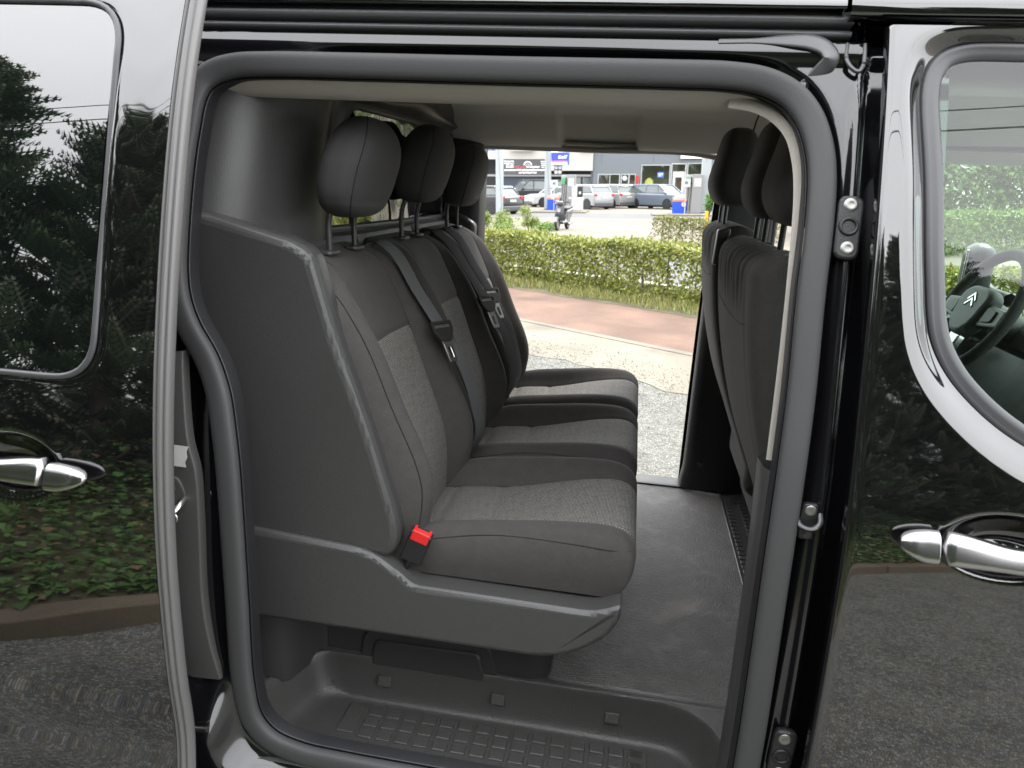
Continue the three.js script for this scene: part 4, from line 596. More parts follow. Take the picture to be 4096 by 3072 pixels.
function scatter(name, geo, mat, n, place, tint, parent) { // place(i, r, O) sets O; tint(r) -> colour
  const m = new THREE.InstancedMesh(geo, mat, n); m.name = name; m.castShadow = m.receiveShadow = true; m.userData.kind = 'stuff';
  for (let i = 0; i < n; i++) { O.scale.setScalar(1); O.rotation.set(0, 0, 0); place(i, O); O.updateMatrix(); m.setMatrixAt(i, O.matrix); m.setColorAt(i, tint(i)); }
  parent.add(m); return m;
}
const bark = std({ color: C(0.12, 0.1, 0.075), roughness: 0.95 });
function hedge(label, p0, p1, h, w, n, seed, tone, openness = 0.5, stemGap = 0.3, leafSize = 0.058) {
  const r = mul32(seed), g = thing('clipped_hedge', label, 'hedge'), L = Math.hypot(p1[0] - p0[0], p1[1] - p0[1]), dx = (p1[0] - p0[0]) / L, dz = (p1[1] - p0[1]) / L;
  g.position.set(p0[0], 0, p0[1]);
  const geo = leafGeo(leafSize, leafSize * 0.72);
  const holes = Array.from({ length: Math.round(L * 3.2 * openness) }, () => [r() * L, 0.05 + r() * h * 0.62, 0.06 + r() * 0.1]);
  scatter('foliage', geo, mat0(tone), n, (i, o) => {
    let s, y, q, tries = 0;
    do { s = r() * L; y = h * (1 - Math.pow(r(), 1.25) * 0.95); q = (r() < 0.75 ? (r() < 0.6 ? 1 : -1) * (0.5 - 0.22 * Math.pow(r(), 1.4)) : r() - 0.5) * w; if (r() < 0.22) { y = h * (0.95 + 0.1 * r()); q = (r() - 0.5) * w; } tries++; } while (tries < 6 && holes.some((a) => Math.hypot(a[0] - s, (a[1] - y) * 0.8) < a[2]));
    y += 0.03 * Math.sin(s * 2.3) + 0.02 * Math.sin(s * 6.1); q *= 1 + 0.16 * Math.sin(s * 1.7 + y * 4) + 0.12 * Math.sin(s * 5 + y * 9);
    o.position.set(dx * s - dz * q, y, dz * s + dx * q); o.rotation.set(r() * 6.3, r() * 6.3, r() * 6.3); o.scale.setScalar(0.65 + r() * 0.75);
  }, () => { const k = 0.65 + 0.7 * r(), y = r(); return C(tone[0] * k * (1 + 0.35 * y), tone[1] * k * (1 + 0.1 * y), tone[2] * k); }, g);
  for (let s = 0.15; s < L; s += stemGap * (0.7 + 0.6 * r())) { const q = (r() - 0.5) * 0.12 * w, lean = (r() - 0.5) * 0.1; mesh('stem', tube([[dx * s - dz * q, 0, dz * s + dx * q], [dx * (s + lean) - dz * q, h * 0.5, dz * (s + lean) + dx * q], [dx * (s + lean * 0.6) - dz * q, h * 0.9, dz * (s + lean * 0.6) + dx * q]], 0.011, { n: 4, seg: 5 }), bark, g); }
  return g;
}
function mat0() { return LM.hedge; }
{
  const a = st2(-15, 7.98), b = st2(8, 7.98);
  hedge('long clipped hedge beside the red cycle path, nearest the van', a, b, 0.77, 0.56, 84000, 11, [0.21, 0.26, 0.045], 0.3, 0.42, 0.055);
  hedge('short sparse hedge at the forecourt corner beside the yellow post', [0.55, -19.75], [3.4, -17.6], 0.72, 0.55, 6500, 12, [0.17, 0.2, 0.05], 1.0, 0.3);
  hedge('bright green hedge seen through the front door window', [5.2, -16.9], [15, -23.6], 0.95, 0.9, 12000, 13, [0.11, 0.2, 0.02], 0.2, 0.6, 0.09);
  hedge('tall dense hedge behind the bright one, seen through the front window', [5.5, -21.5], [19, -31], 2.3, 1.3, 22000, 14, [0.1, 0.19, 0.025], 0.1, 0.9, 0.15);
  // grass along the foot of the hedge
  const r = mul32(77), blade = leafGeo(0.085, 0.012, 0.6);
  const gr = scatter('verge_grass', blade, LM.grass, 26000, (i, o) => { const s = -14 + 21 * r(), edge = Math.pow(r(), 0.8), t = mix(7.02, 8.35, edge), [x, z] = st2(s, t + 0.06 * Math.sin(s * 4)); o.position.set(x, 0.006, z); o.rotation.set((r() - 0.5) * 1.1, r() * 6.3, (r() - 0.5) * 1.1); o.scale.setScalar(0.45 + r() * 1.1); }, () => { const k = 0.7 + 0.6 * r(); return r() < 0.22 ? C(0.34 * k, 0.27 * k, 0.1 * k) : C(0.24 * k, 0.27 * k, 0.06 * k); }, scene);
  gr.userData.label = 'rough grass along the foot of the hedge'; gr.userData.category = 'grass';
}
{ // loose grit along the ragged edge of the apron
  const r = mul32(201), peb = new THREE.IcosahedronGeometry(0.0055, 0), g = scatter('loose_gravel', peb, std({ color: C(1), roughness: 0.95 }), 5200, (i, o) => { const s = -5 + 9 * r(), t = 4.05 + (r() + r() + r() - 1.5) * 0.75, [x, z] = st2(s, t); o.position.set(x, groundY(x, z) + 0.008, z); o.rotation.set(r() * 6.3, r() * 6.3, r() * 6.3); o.scale.set(0.5 + r(), 0.4 + 0.5 * r(), 0.5 + r()); }, () => { const k = 0.14 + 0.16 * r(); return C(k * 1.03, k, k * 0.93); }, scene);
  g.userData.label = 'loose grit scattered along the concrete apron edge'; g.userData.category = 'gravel';
}
function shrub(name, label, cat, pos, rx, h, n, seed, tone, leaf = 0.075, grp) {
  const r = mul32(seed), g = thing(name, label, cat, grp); g.position.set(pos[0], 0, pos[1]);
  const lobes = Array.from({ length: 7 }, () => [(r() - 0.5) * rx * 1.2, h * (0.3 + 0.6 * r()), (r() - 0.5) * rx * 1.2, rx * (0.35 + 0.3 * r())]);
  scatter('foliage', leafGeo(leaf, leaf * 0.5), LM.bright, n, (i, o) => { const l = lobes[i % 7], u = r() * 2 - 1, th = r() * 6.283, k = Math.pow(r(), 0.4) * l[3]; o.position.set(l[0] + k * Math.sqrt(1 - u * u) * Math.cos(th), Math.max(0.02, l[1] + k * u), l[2] + k * Math.sqrt(1 - u * u) * Math.sin(th)); o.rotation.set(r() * 6.3, r() * 6.3, r() * 6.3); o.scale.setScalar(0.6 + r() * 0.8); }, () => { const k = 0.7 + 0.6 * r(); return C(tone[0] * k, tone[1] * k, tone[2] * k); }, g);
  for (const l of lobes) mesh('stem', tube([[l[0] * 0.2, 0, l[2] * 0.2], [l[0] * 0.6, l[1] * 0.6, l[2] * 0.6], [l[0], l[1], l[2]]], 0.012, { n: 4, seg: 5 }), bark, g);
  return g;
}
{
  const y1 = [0.2, 0.26, 0.03];
  shrub('shrub', 'yellow-green shrub at the foot of the white canopy column, half hidden by a headrest', 'shrub', [-5.45, -25.5], 0.32, 0.62, 900, 21, y1);
  shrub('shrub', 'yellow-green shrub between two others on the forecourt verge', 'shrub', [-4.75, -25.4], 0.42, 0.68, 1300, 22, y1);
  shrub('shrub', 'tallest yellow-green shrub, next to the parked scooter', 'shrub', [-3.85, -25.4], 0.38, 0.8, 1300, 23, y1);
  shrub('ground_cover', 'low green ground cover below the scooter', 'shrub', [-3.3, -25.1], 0.45, 0.2, 900, 24, [0.17, 0.3, 0.05]);
  shrub('ground_cover', 'low weeds under the yellow-green shrubs', 'shrub', [-4.6, -24.9], 0.9, 0.14, 1400, 25, [0.24, 0.34, 0.07]);
  shrub('evergreen_shrub', 'bushy green evergreen behind the driver headrest', 'shrub', [3.25, -35], 0.45, 1.4, 1600, 26, [0.1, 0.22, 0.03], 0.11);
}
// tree: tapered trunk, limbs and sprays of foliage
const frond = (() => { // flat branching conifer spray
  const v = [], q = (x0, y0, x1, y1, w) => { const L = Math.hypot(x1 - x0, y1 - y0), nx = -(y1 - y0) / L * w, ny = (x1 - x0) / L * w; v.push(x0 - nx, y0 - ny, 0, x0 + nx, y0 + ny, 0, x1, y1, -0.03); };
  q(0, 0, 0, 0.4, 0.012); for (let k = 1; k < 9; k++) for (const s of [1, -1]) { const y = k * 0.042, l = 0.19 * (1 - k / 10); q(0, y, s * l * 0.8, y + l * 0.75, 0.013); q(s * l * 0.4, y + l * 0.37, s * l * 0.25, y + l * 0.85, 0.009); }
  const g = new THREE.BufferGeometry(); g.setAttribute('position', new THREE.Float32BufferAttribute(v, 3)); g.computeVertexNormals(); return g;
})();
function conifer(label, x, z, h, R, n, seed, tone = [0.05, 0.078, 0.032]) {
  const r = mul32(seed), g = thing('conifer_tree', label, 'tree', 'conifers beside the van'); g.position.set(x, groundY(x, z) + 0.05, z);
  mesh('trunk', sweep(curve([[0, -0.05, 0], [0.04, h * 0.4, 0.02], [0, h * 0.95, 0]], false, 10), circ(0.09, 0.09, 9), { up: V3(1, 0, 0) }), bark, g);
  for (let k = 0; k < 14; k++) { const a = r() * 6.3, y = h * (0.12 + 0.7 * r()), l = R * (1 - y / h) * 0.9 + 0.15; mesh('limb', tube([[0, y, 0], [Math.cos(a) * l * 0.5, y + 0.06, Math.sin(a) * l * 0.5], [Math.cos(a) * l, y + 0.24, Math.sin(a) * l]], 0.016, { n: 4, seg: 5 }), bark, g); }
  scatter('crown', frond, LM.con, n, (i, o) => { const y = h * Math.pow(r(), 0.85), env = R * Math.pow(Math.max(0.02, 1 - y / h), 0.62) * (0.8 + 0.28 * Math.sin(y * 5 + seed) + 0.2 * r()), a = r() * 6.283, k = env * Math.pow(r(), 0.45); o.position.set(Math.cos(a) * k, y * 0.97 + 0.05, Math.sin(a) * k); o.rotation.order = 'YXZ'; o.rotation.set(0.5 + r() * 0.9, -a + Math.PI / 2 + (r() - 0.5) * 1.2, (r() - 0.5) * 0.9); o.scale.setScalar(0.6 + r() * 0.75); }, () => { const k = 0.6 + 0.9 * r(); return C(tone[0] * k, tone[1] * k, tone[2] * k); }, g);
  return g;
}
{
  const D = [[-7.2, 2.6, 1.2], [-5.6, 2.5, 1.15], [-4.2, 2.6, 1.1], [-2.9, 3.2, 1.15], [-1.7, 4.1, 1.2], [-0.5, 4.0, 1.15], [0.7, 4.3, 1.2], [1.9, 4.4, 1.15], [3.1, 4.9, 1.25], [4.4, 5.2, 1.2], [5.7, 6.0, 1.3], [7.1, 6.2, 1.3], [8.6, 7.0, 1.5], [10.2, 6.4, 1.4], [12, 6.8, 1.5]].map(([s, h, R], i) => { const [x, z] = st2(s, -4.1 - 0.25 * (i % 3)); return [x, z, h, R]; });
  D.forEach(([x, z, h, R], i) => conifer('conifer in the row across the kerb, mirrored in the van doors', x, z, h, R, Math.round(620 * h * R * 0.5), 40 + i));
  const r = mul32(91);
  const ivy = scatter('bank_ivy', leafGeo(0.05, 0.046, 0.2), LM.ivy, 42000, (i, o) => { const s = -7 + 18 * r(), q = Math.pow(r(), 1.25) * 2.2, [x, z] = st2(s, -2.17 - q); o.position.set(x, groundY(x, z) + 0.1 + 0.24 * q + r() * (0.05 + 0.2 * q), z); o.rotation.set(-1.2 + (r() - 0.5) * 1.6, r() * 6.3, (r() - 0.5) * 1.4); o.scale.setScalar(0.5 + r() * 0.9); }, () => { const k = 0.5 + 0.8 * r(); return r() < 0.08 ? C(0.2 * k, 0.12 * k, 0.06 * k) : C(0.07 * k, 0.15 * k, 0.025 * k); }, scene);
  ivy.userData.label = 'ground ivy on the bank across from the van'; ivy.userData.category = 'ivy';
  structure('bank', gridArr(ar(-14, 18, 60), [[2.14, 0.05], [2.18, 0.1], [2.8, 0.22], [3.9, 0.5], [9, 0.9]], (s, q) => { const [x, z] = st2(s, -q[0]); return [x, groundY(x, z) + q[1], z]; }), M.soil);
  const kerb = group('kerb', scene); kerb.userData.kind = 'structure';
  const stone = gm(T.concrete, 0.9); stone.color = C(0.75, 0.68, 0.6);
  for (let k = 0; k < 19; k++) { const s0 = -7.5 + k, [x, z] = st2(s0, -2.1), [xa, za] = st2(s0 - 0.4, -2.1), [xb, zb] = st2(s0 + 0.4, -2.1); const g = rbox(-0.495, 0.495, -0.1, 0.11, -0.06, 0.06, 0.015, 2); const m = mesh('kerb_stone', g, stone, kerb); m.position.set(x, groundY(x, z), z); m.rotation.order = 'YXZ'; m.rotation.y = Math.atan2(-0.62, 0.785); m.rotation.z = Math.atan((groundY(xb, zb) - groundY(xa, za)) / 0.8); }
  for (const [z, y, k] of [[7, 7.2, 0], [7.6, 7.3, 1], [8.2, 7.9, 2]]) { const m = mesh('overhead_cable', tube([[-30, y + 0.9, z + 6], [-10, y, z], [8, y + 0.3, z - 3]], 0.012, { n: 30, seg: 5 }), M.black, scene); m.name = numbered('overhead_cable'); m.userData = { label: 'thin black overhead cable mirrored in the sliding door window', category: 'cable', group: 'overhead cables' }; }
}
function broadleaf(label, x, z, h, R, n, seed, tone) {
  const r = mul32(seed), g = thing('broadleaf_tree', label, 'tree'); g.position.set(x, 0, z);
  mesh('trunk', sweep(curve([[0, 0, 0], [0.1, h * 0.3, 0.05], [0, h * 0.75, 0]], false, 8), circ(h * 0.022, h * 0.022, 9), { up: V3(1, 0, 0) }), bark, g);
  const lobes = Array.from({ length: 16 }, () => { const a = r() * 6.3, k = Math.sqrt(r()) * R * 0.75; return [Math.cos(a) * k, h * (0.38 + 0.5 * r()), Math.sin(a) * k, R * (0.25 + 0.25 * r())]; });
  for (const l of lobes) mesh('limb', tube([[0, h * 0.28, 0], [l[0] * 0.4, (l[1] + h * 0.3) / 2, l[2] * 0.4], [l[0], l[1], l[2]]], h * 0.006, { n: 5, seg: 5 }), bark, g);
  scatter('crown', leafGeo(0.2, 0.13), LM.dark, n, (i, o) => { const l = lobes[i % 16], u = r() * 2 - 1, th = r() * 6.283, k = Math.pow(r(), 0.4) * l[3]; o.position.set(l[0] + k * Math.sqrt(1 - u * u) * Math.cos(th), l[1] + k * u, l[2] + k * Math.sqrt(1 - u * u) * Math.sin(th)); o.rotation.set(r() * 6.3, r() * 6.3, r() * 6.3); o.scale.setScalar(0.6 + r() * 0.8); }, () => { const k = 0.6 + 0.8 * r(); return C(tone[0] * k, tone[1] * k, tone[2] * k); }, g);
}
broadleaf('broad green tree behind the bright hedge, through the front window', 9.5, -27, 6.5, 3.2, 5200, 61, [0.07, 0.13, 0.03]);
broadleaf('tall dark tree beyond the bright hedge, through the front window', 14, -31, 9, 4, 6500, 62, [0.05, 0.1, 0.025]);
broadleaf('leafy tree on the far verge ahead of the van', 19, -24, 8, 3.6, 5200, 63, [0.08, 0.16, 0.03]);
broadleaf('dense green tree in the row ahead of the van, over the bright hedge', 7.2, -24, 5.5, 2.8, 6000, 64, [0.09, 0.17, 0.03]);
broadleaf('dense green tree beyond the far verge, tallest ahead of the van', 12, -36, 9.5, 4.5, 8000, 65, [0.07, 0.14, 0.03]);

// ---------------------------------------------------------------- filling station across the road
function print(w, h, draw) { const c = document.createElement('canvas'); c.width = w; c.height = h; const x = c.getContext('2d'); draw(x, w, h); const t = new THREE.CanvasTexture(c); t.colorSpace = THREE.SRGBColorSpace; t.magFilter = THREE.LinearFilter; return t; }
function face(w, h, t, rough = 0.5) { const g = new THREE.PlaneGeometry(w, h); g.userData.uvDone = true; return [g, std({ map: t, roughness: rough, side: THREE.DoubleSide })]; }
const K = { grey: std({ color: C(0.13, 0.145, 0.16), roughness: 0.6 }), dkgrey: std({ color: C(0.06, 0.065, 0.075), roughness: 0.5 }), cream: std({ color: C(0.42, 0.41, 0.375), roughness: 0.6 }), column: std({ color: C(0.34, 0.37, 0.38), roughness: 0.45 }), blue: std({ color: C(0.012, 0.07, 0.5), roughness: 0.4 }), sky: std({ color: C(0.12, 0.32, 0.7), roughness: 0.4 }), orange: std({ color: C(0.85, 0.14, 0.04), roughness: 0.4 }), white: std({ color: C(0.45, 0.45, 0.44), roughness: 0.4 }), pumpgrey: std({ color: C(0.24, 0.24, 0.24), roughness: 0.4 }), glass: phy({ color: C(0.1, 0.12, 0.12), roughness: 0.04, ior: 1.7 }), black: std({ color: C(0.012), roughness: 0.45 }), green: std({ color: C(0.04, 0.4, 0.12), roughness: 0.4 }), red: std({ color: C(0.42, 0.025, 0.025), roughness: 0.4 }), yellow: std({ color: C(0.85, 0.42, 0.01), roughness: 0.4 }), inside: std({ color: C(0.2, 0.19, 0.17), roughness: 0.8 }), beige: std({ color: C(0.4, 0.36, 0.28), roughness: 0.8 }) };
{
  const b = thing('garage_building', 'long grey and cream garage building with showroom windows and black sign', 'building'); b.position.set(0, 0, -60);
  const rect = (x0, x1, y0, y1) => [[x0, y0], [x1, y0], [x1, y1], [x0, y1]];
  const ops = [[-3.45, -1.66, 0.7, 2.41], [-1.58, -0.4, 0.05, 2.41], [0.0, 2.3, 0.35, 3.12], [2.36, 3.52, 0.05, 3.22], [3.6, 4.95, 0.35, 3.25]];
  mesh('grey_wall', extr(rect(-3.85, 14, 0, 6.2), -0.15, 0, 0.005, 1, ops.map((o) => rect(...o))), K.grey, b, 'plain grey clad wall');
  for (const x of [-3.2, 0.9, 3.1, 7, 10.5]) mesh('panel_joint', box(x, x + 0.03, 3.3, 6.2, -0.01, 0.006), K.dkgrey, b);
  const sh = mesh('showroom_interior', box(-3.7, 12, 0, 3.4, -4, -3.9), K.beige, b); mesh('showroom_floor', box(-3.7, 12, 0, 0.05, -3.9, -0.15), K.inside, b); mesh('showroom_ceiling', box(-3.7, 12, 3.4, 3.5, -3.9, -0.15), K.cream, b);
  mesh('roof_slab', box(-20, 14, 6.2, 6.4, -8, 0.05), K.dkgrey, b);
  ops.forEach(([x0, x1, y0, y1], i) => {
    const door = i === 1 || i === 3, w = group(door ? 'door' : 'window', b), f = 0.07, mat = i === 3 ? K.white : K.column;
    mesh('frame', extr(rect(x0, x1, y0, y1), -0.1, 0.03, 0.004, 1, [rect(x0 + f, x1 - f, y0 + f, y1 - f)]), mat, w);
    mesh('pane', box(x0 + f, x1 - f, y0 + f, y1 - f, -0.06, -0.05), M.clear, w);
    if (i === 1) mesh('mullion', box(-1.0, -0.9, y0, y1, -0.08, 0.02), mat, w);
    if (i === 3) { mesh('door_leaf', extr(rect(x0 + 0.15, x1 - 0.1, 0.05, 2.6), -0.06, 0.02, 0.004, 1, [rect(x0 + 0.35, x1 - 0.3, 0.5, 2.15)]), K.white, w); }
    if (i === 0) mesh('mullion', box(-2.5, -2.44, y0, y1, -0.08, 0.0), mat, w);
  });
  const [pg, pm] = face(0.5, 0.42, print(64, 54, (x) => { x.fillStyle = '#3b62b8'; x.fillRect(0, 0, 64, 54); x.fillStyle = '#dfe6f5'; x.fillRect(8, 12, 48, 5); x.fillRect(8, 24, 48, 5); x.fillRect(8, 36, 30, 5); })); const po = mesh('poster', pg, pm, b); po.position.set(1.55, 2.35, -0.04);
  const yb = mesh('display_board', extr(roundPoly([[0.35, 1.2], [1.0, 1.2], [1.0, 1.9], [0.68, 2.15], [0.35, 1.9]], 0.1, 4), -0.3, -0.25, 0.005, 1), std({ color: C(0.6, 0.55, 0.15), roughness: 0.6 }), b);
  const rd = mesh('hanging_banner', extr(roundPoly(rect(-0.42, -0.17, 1.62, 2.3), 0.1, 5), 0.05, 0.12, 0.01, 1), K.red, b);
  const disc = cyl(0.2, 0.2, 0.01, 24); disc.rotateX(Math.PI / 2); disc.translate(-1.28, 2.08, -0.03); mesh('door_sticker', disc, K.white, b);
  // cream fascia and workshop on the left
  mesh('fascia_panel', rbox(-20, -7.7, 3.56, 4.42, -0.1, 0.02, 0.01, 1), K.cream, b); mesh('fascia_panel', rbox(-7.3, -3.86, 2.64, 4.1, -0.1, 0.25, 0.03, 2), K.cream, b);
  mesh('blue_band', box(-20, -3.86, 4.425, 4.62, -0.1, 0.0), K.sky, b); mesh('upper_wall', box(-20, -3.86, 4.62, 6.2, -0.2, -0.02), K.cream, b);
  for (const x of [-10.6, -6.9, -4.9]) mesh('floodlight_box', rbox(x, x + (x < -8 ? 2.0 : 1.1), 4.16, 4.6, 0.27, 0.5, 0.03, 2), K.cream, b);
  mesh('lintel', box(-20, -3.86, 2.2, 2.36, -0.1, 0.04), K.pumpgrey, b); mesh('pier', box(-7.72, -7.28, 0, 4.4, -0.1, 0.03), K.dkgrey, b); mesh('pier', box(-4.0, -3.86, 0, 4.2, -0.1, 0.06), K.dkgrey, b);
  mesh('workshop_wall', box(-20, -3.86, 0, 4, -5, -4.9), K.dkgrey, b); mesh('workshop_door', box(-11.6, -7.72, 1.2, 2.2, -0.3, -0.25), std({ color: C(0.03, 0.045, 0.07), roughness: 0.4 }), b);
  for (const x of [-5.5, -4.7]) { const w = group('window', b); mesh('frame', extr(rect(x, x + 0.72, 1.0, 2.2), -0.12, 0, 0.003, 1, [rect(x + 0.05, x + 0.67, 1.05, 2.15)]), K.dkgrey, w); mesh('pane', box(x + 0.05, x + 0.67, 1.05, 2.15, -0.08, -0.07), K.glass, w); }
  const sign = print(1024, 352, (x, W, H) => {
    x.fillStyle = '#4a4c4d'; x.fillRect(0, 0, W, H);
    const row = (x0, y, w, h, seed) => { let q = x0; const r = mul32(seed); x.fillStyle = '#e9ecea'; while (q < x0 + w) { const l = h * (0.35 + 0.35 * r()); x.fillRect(q, y + (r() < 0.3 ? 0 : h * 0.15), Math.min(l, x0 + w - q), h * 0.8); q += l + h * 0.16; if (r() < 0.12) q += h * 0.3; } };
    [[20, 30, 240, 34, 1], [20, 78, 240, 30, 2], [66, 122, 194, 30, 3], [66, 166, 194, 30, 4], [900, 40, 124, 34, 5], [912, 90, 112, 30, 6], [912, 132, 112, 30, 7], [912, 174, 112, 28, 8], [30, 228, 980, 46, 9], [380, 292, 420, 42, 10]].forEach((a) => row(...a));
    x.strokeStyle = '#e6e9e8'; x.lineWidth = 26; x.beginPath(); x.arc(590, 150, 92, Math.PI * 1.04, Math.PI * 1.96); x.stroke(); x.lineWidth = 10; x.beginPath(); x.arc(590, 165, 52, Math.PI * 1.05, Math.PI * 1.95); x.stroke();
    x.fillStyle = '#e0322c'; x.font = 'italic bold 78px sans-serif'; x.fillText('AC', 286, 204); x.font = 'italic bold 60px sans-serif'; x.fillText('auto', 400, 204);
    row(560, 158, 320, 46, 12);
  });
  const [sg, sm] = face(3.55, 1.2, sign); const sb = mesh('sign_board', rbox(-11.24, -7.69, 2.36, 3.56, 0.03, 0.1, 0.01, 1), K.dkgrey, b); const sf = mesh('sign_lettering', sg, sm, b, 'black sign with red and white lettering'); sf.position.set(-9.465, 2.96, 0.105);
  const [fg, fm] = face(1.8, 0.5, print(256, 72, (x) => { x.fillStyle = '#f3efe6'; x.fillRect(0, 0, 256, 72); x.fillStyle = '#e8663c'; x.fillRect(0, 0, 256, 30); })); const rs = mesh('roadside_fascia', rbox(3.0, 4.9, 3.56, 4.1, 0.02, 0.2, 0.02, 1), K.white, b); const rf = mesh('fascia_stripe', fg, fm, b); rf.position.set(3.95, 3.83, 0.206);
}
const gulfSign = print(320, 224, (x, W, H) => { x.fillStyle = '#3a49b5'; x.fillRect(0, 0, W, H); x.fillStyle = '#f07862'; x.fillRect(0, 148, W, 26); x.fillStyle = '#e6e4d2'; x.fillRect(0, 174, W, 50); x.fillStyle = '#f4f4fb'; x.font = 'italic bold 88px sans-serif'; x.fillText('Gulf', 122, 106); });
const badge = print(64, 64, (x) => { x.fillStyle = '#f5f0ec'; x.beginPath(); x.arc(32, 32, 32, 0, 7); x.fill(); x.fillStyle = '#ee7a5e'; x.beginPath(); x.arc(32, 32, 25, 0, 7); x.fill(); x.fillStyle = '#fff'; x.font = 'bold 20px sans-serif'; x.fillText('Gulf', 11, 39); });
function column(label, x, z, w) { const g = thing('canopy_column', label, 'column', 'canopy columns'); g.position.set(x, 0, z); mesh('shaft', extr(roundPoly([[-w / 2, 0.14], [w / 2, 0.14], [w / 2, 5.2], [-w / 2, 5.2]], 0.01, 2), -w / 2, w / 2, 0.03, 2), K.column, g); mesh('foot', rbox(-w / 2 - 0.02, w / 2 + 0.02, 0, 0.14, -w / 2 - 0.02, w / 2 + 0.02, 0.01, 1), K.grey, g); return g; }
column('white canopy column beside the black car, at the shrubs', -7.34, -37.85, 0.36);
const colM = column('white canopy column carrying the blue brand sign', -5.56, -44.2, 0.36);
column('white canopy column behind the pump nearest the driver seat', 3.5, -40.9, 0.48);
{ // lit-less sign boxes and price discs
  const g = thing('brand_sign', 'blue box sign with white lettering and orange stripe on the canopy column', 'sign'); g.position.set(-4.82, 3.06, -43.9);
  mesh('box', extr([[-0.52, 0.36], [0.55, 0.36], [0.55, -0.34], [-0.47, -0.37]], -0.12, 0.1, 0.01, 2), K.blue, g); const [a, m] = face(0.96, 0.68, gulfSign); const f = mesh('lettering', a, m, g); f.position.set(-0.01, 0, 0.104);
  const p = thing('price_discs', 'four white price discs on a dark plate under the blue sign', 'sign'); p.position.set(-4.92, 2.44, -43.95); mesh('plate', rbox(-0.24, 0.24, -0.28, 0.28, -0.03, 0.0, 0.02, 1), K.dkgrey, p);
  for (const x of [-0.115, 0.115]) for (const y of [-0.13, 0.14]) { const d = cyl(0.105, 0.105, 0.02, 20); d.rotateX(Math.PI / 2); d.translate(x, y, 0.01); mesh('disc', d, K.white, p); }
  const t = thing('blue_fascia_sign', 'blue sign with white letters behind the far headrest', 'sign'); t.position.set(-8.25, 3.6, -40); mesh('board', rbox(-0.6, 0.42, -0.2, 0.6, -0.1, 0.0, 0.02, 1), K.blue, t); const [b2, m2] = face(0.9, 0.2, print(128, 28, (x) => { x.fillStyle = '#2546a8'; x.fillRect(0, 0, 128, 28); x.fillStyle = '#eef'; for (let k = 0; k < 9; k++) x.fillRect(6 + k * 13, 8 + (k % 3), 9, 13); })); const q = mesh('lettering', b2, m2, t); q.position.set(-0.09, -0.08, 0.004);
}
function pump(label, x, z, h, w, skirtX, flip) {
  const g = thing('fuel_pump', label, 'fuel pump', 'fuel pumps'); g.position.set(x, 0.1, z);
  mesh('cabinet', rbox(-w / 2, w / 2, 0, h, -0.3, 0.3, 0.03, 2), K.pumpgrey, g);
  mesh('hose_column', rbox(-w / 2 - 0.36, -w / 2 + 0.02, 0.02, h - 0.02, -0.16, 0.16, 0.03, 2), std({ color: C(0.32, 0.32, 0.31), roughness: 0.4 }), g);
  for (let k = 0; k < 3; k++) {
    const xx = -w / 2 - 0.3 + k * 0.12; mesh('nozzle', extr(roundPoly([[xx - 0.035, h * 0.74], [xx + 0.04, h * 0.74], [xx + 0.03, h * 0.92], [xx - 0.03, h * 0.92]], 0.015, 3), 0.16, 0.24, 0.01, 2), k === 2 ? K.black : K.green, g);
    mesh('hose', tube([[xx, h * 0.74, 0.2], [xx + 0.02, h * 0.55, 0.23], [xx - 0.02, h * 0.3, 0.24], [xx, 0.12, 0.22]], 0.018, { n: 20, seg: 6 }), K.black, g);
  }
  mesh('display', rbox(-w / 2 + 0.08, w / 2 - 0.08, h * 0.68, h * 0.9, 0.29, 0.32, 0.01, 1), K.white, g);
  const s = group('skirt_panel', g, 'blue panel with orange and white bands'); mesh('panel', rbox(skirtX - 0.38, skirtX + 0.38, 0, 0.62, 0.05, 0.2, 0.01, 1), K.blue, s); mesh('orange_band', rbox(skirtX - 0.38, skirtX + 0.38, 0.622, 0.69, 0.05, 0.2, 0.005, 1), K.orange, s); mesh('white_band', rbox(skirtX - 0.38, skirtX + 0.38, 0.692, 0.86, 0.05, 0.2, 0.01, 1), K.cream, s);
  const bg = new THREE.CircleGeometry(0.12, 24); bg.userData.uvDone = true; const bm = mesh('badge', bg, std({ map: badge, roughness: 0.4 }), g); bm.position.set(skirtX + 0.22, 0.48, 0.205);
  return g;
}
pump('tall fuel pump with green nozzles under the blue sign, behind the scooter', -4.05, -43.6, 2.05, 0.5, -1.05);
pump('fuel pump with blue panel nearest the driver seat', 3.05, -40.5, 2.05, 0.55, -0.87);
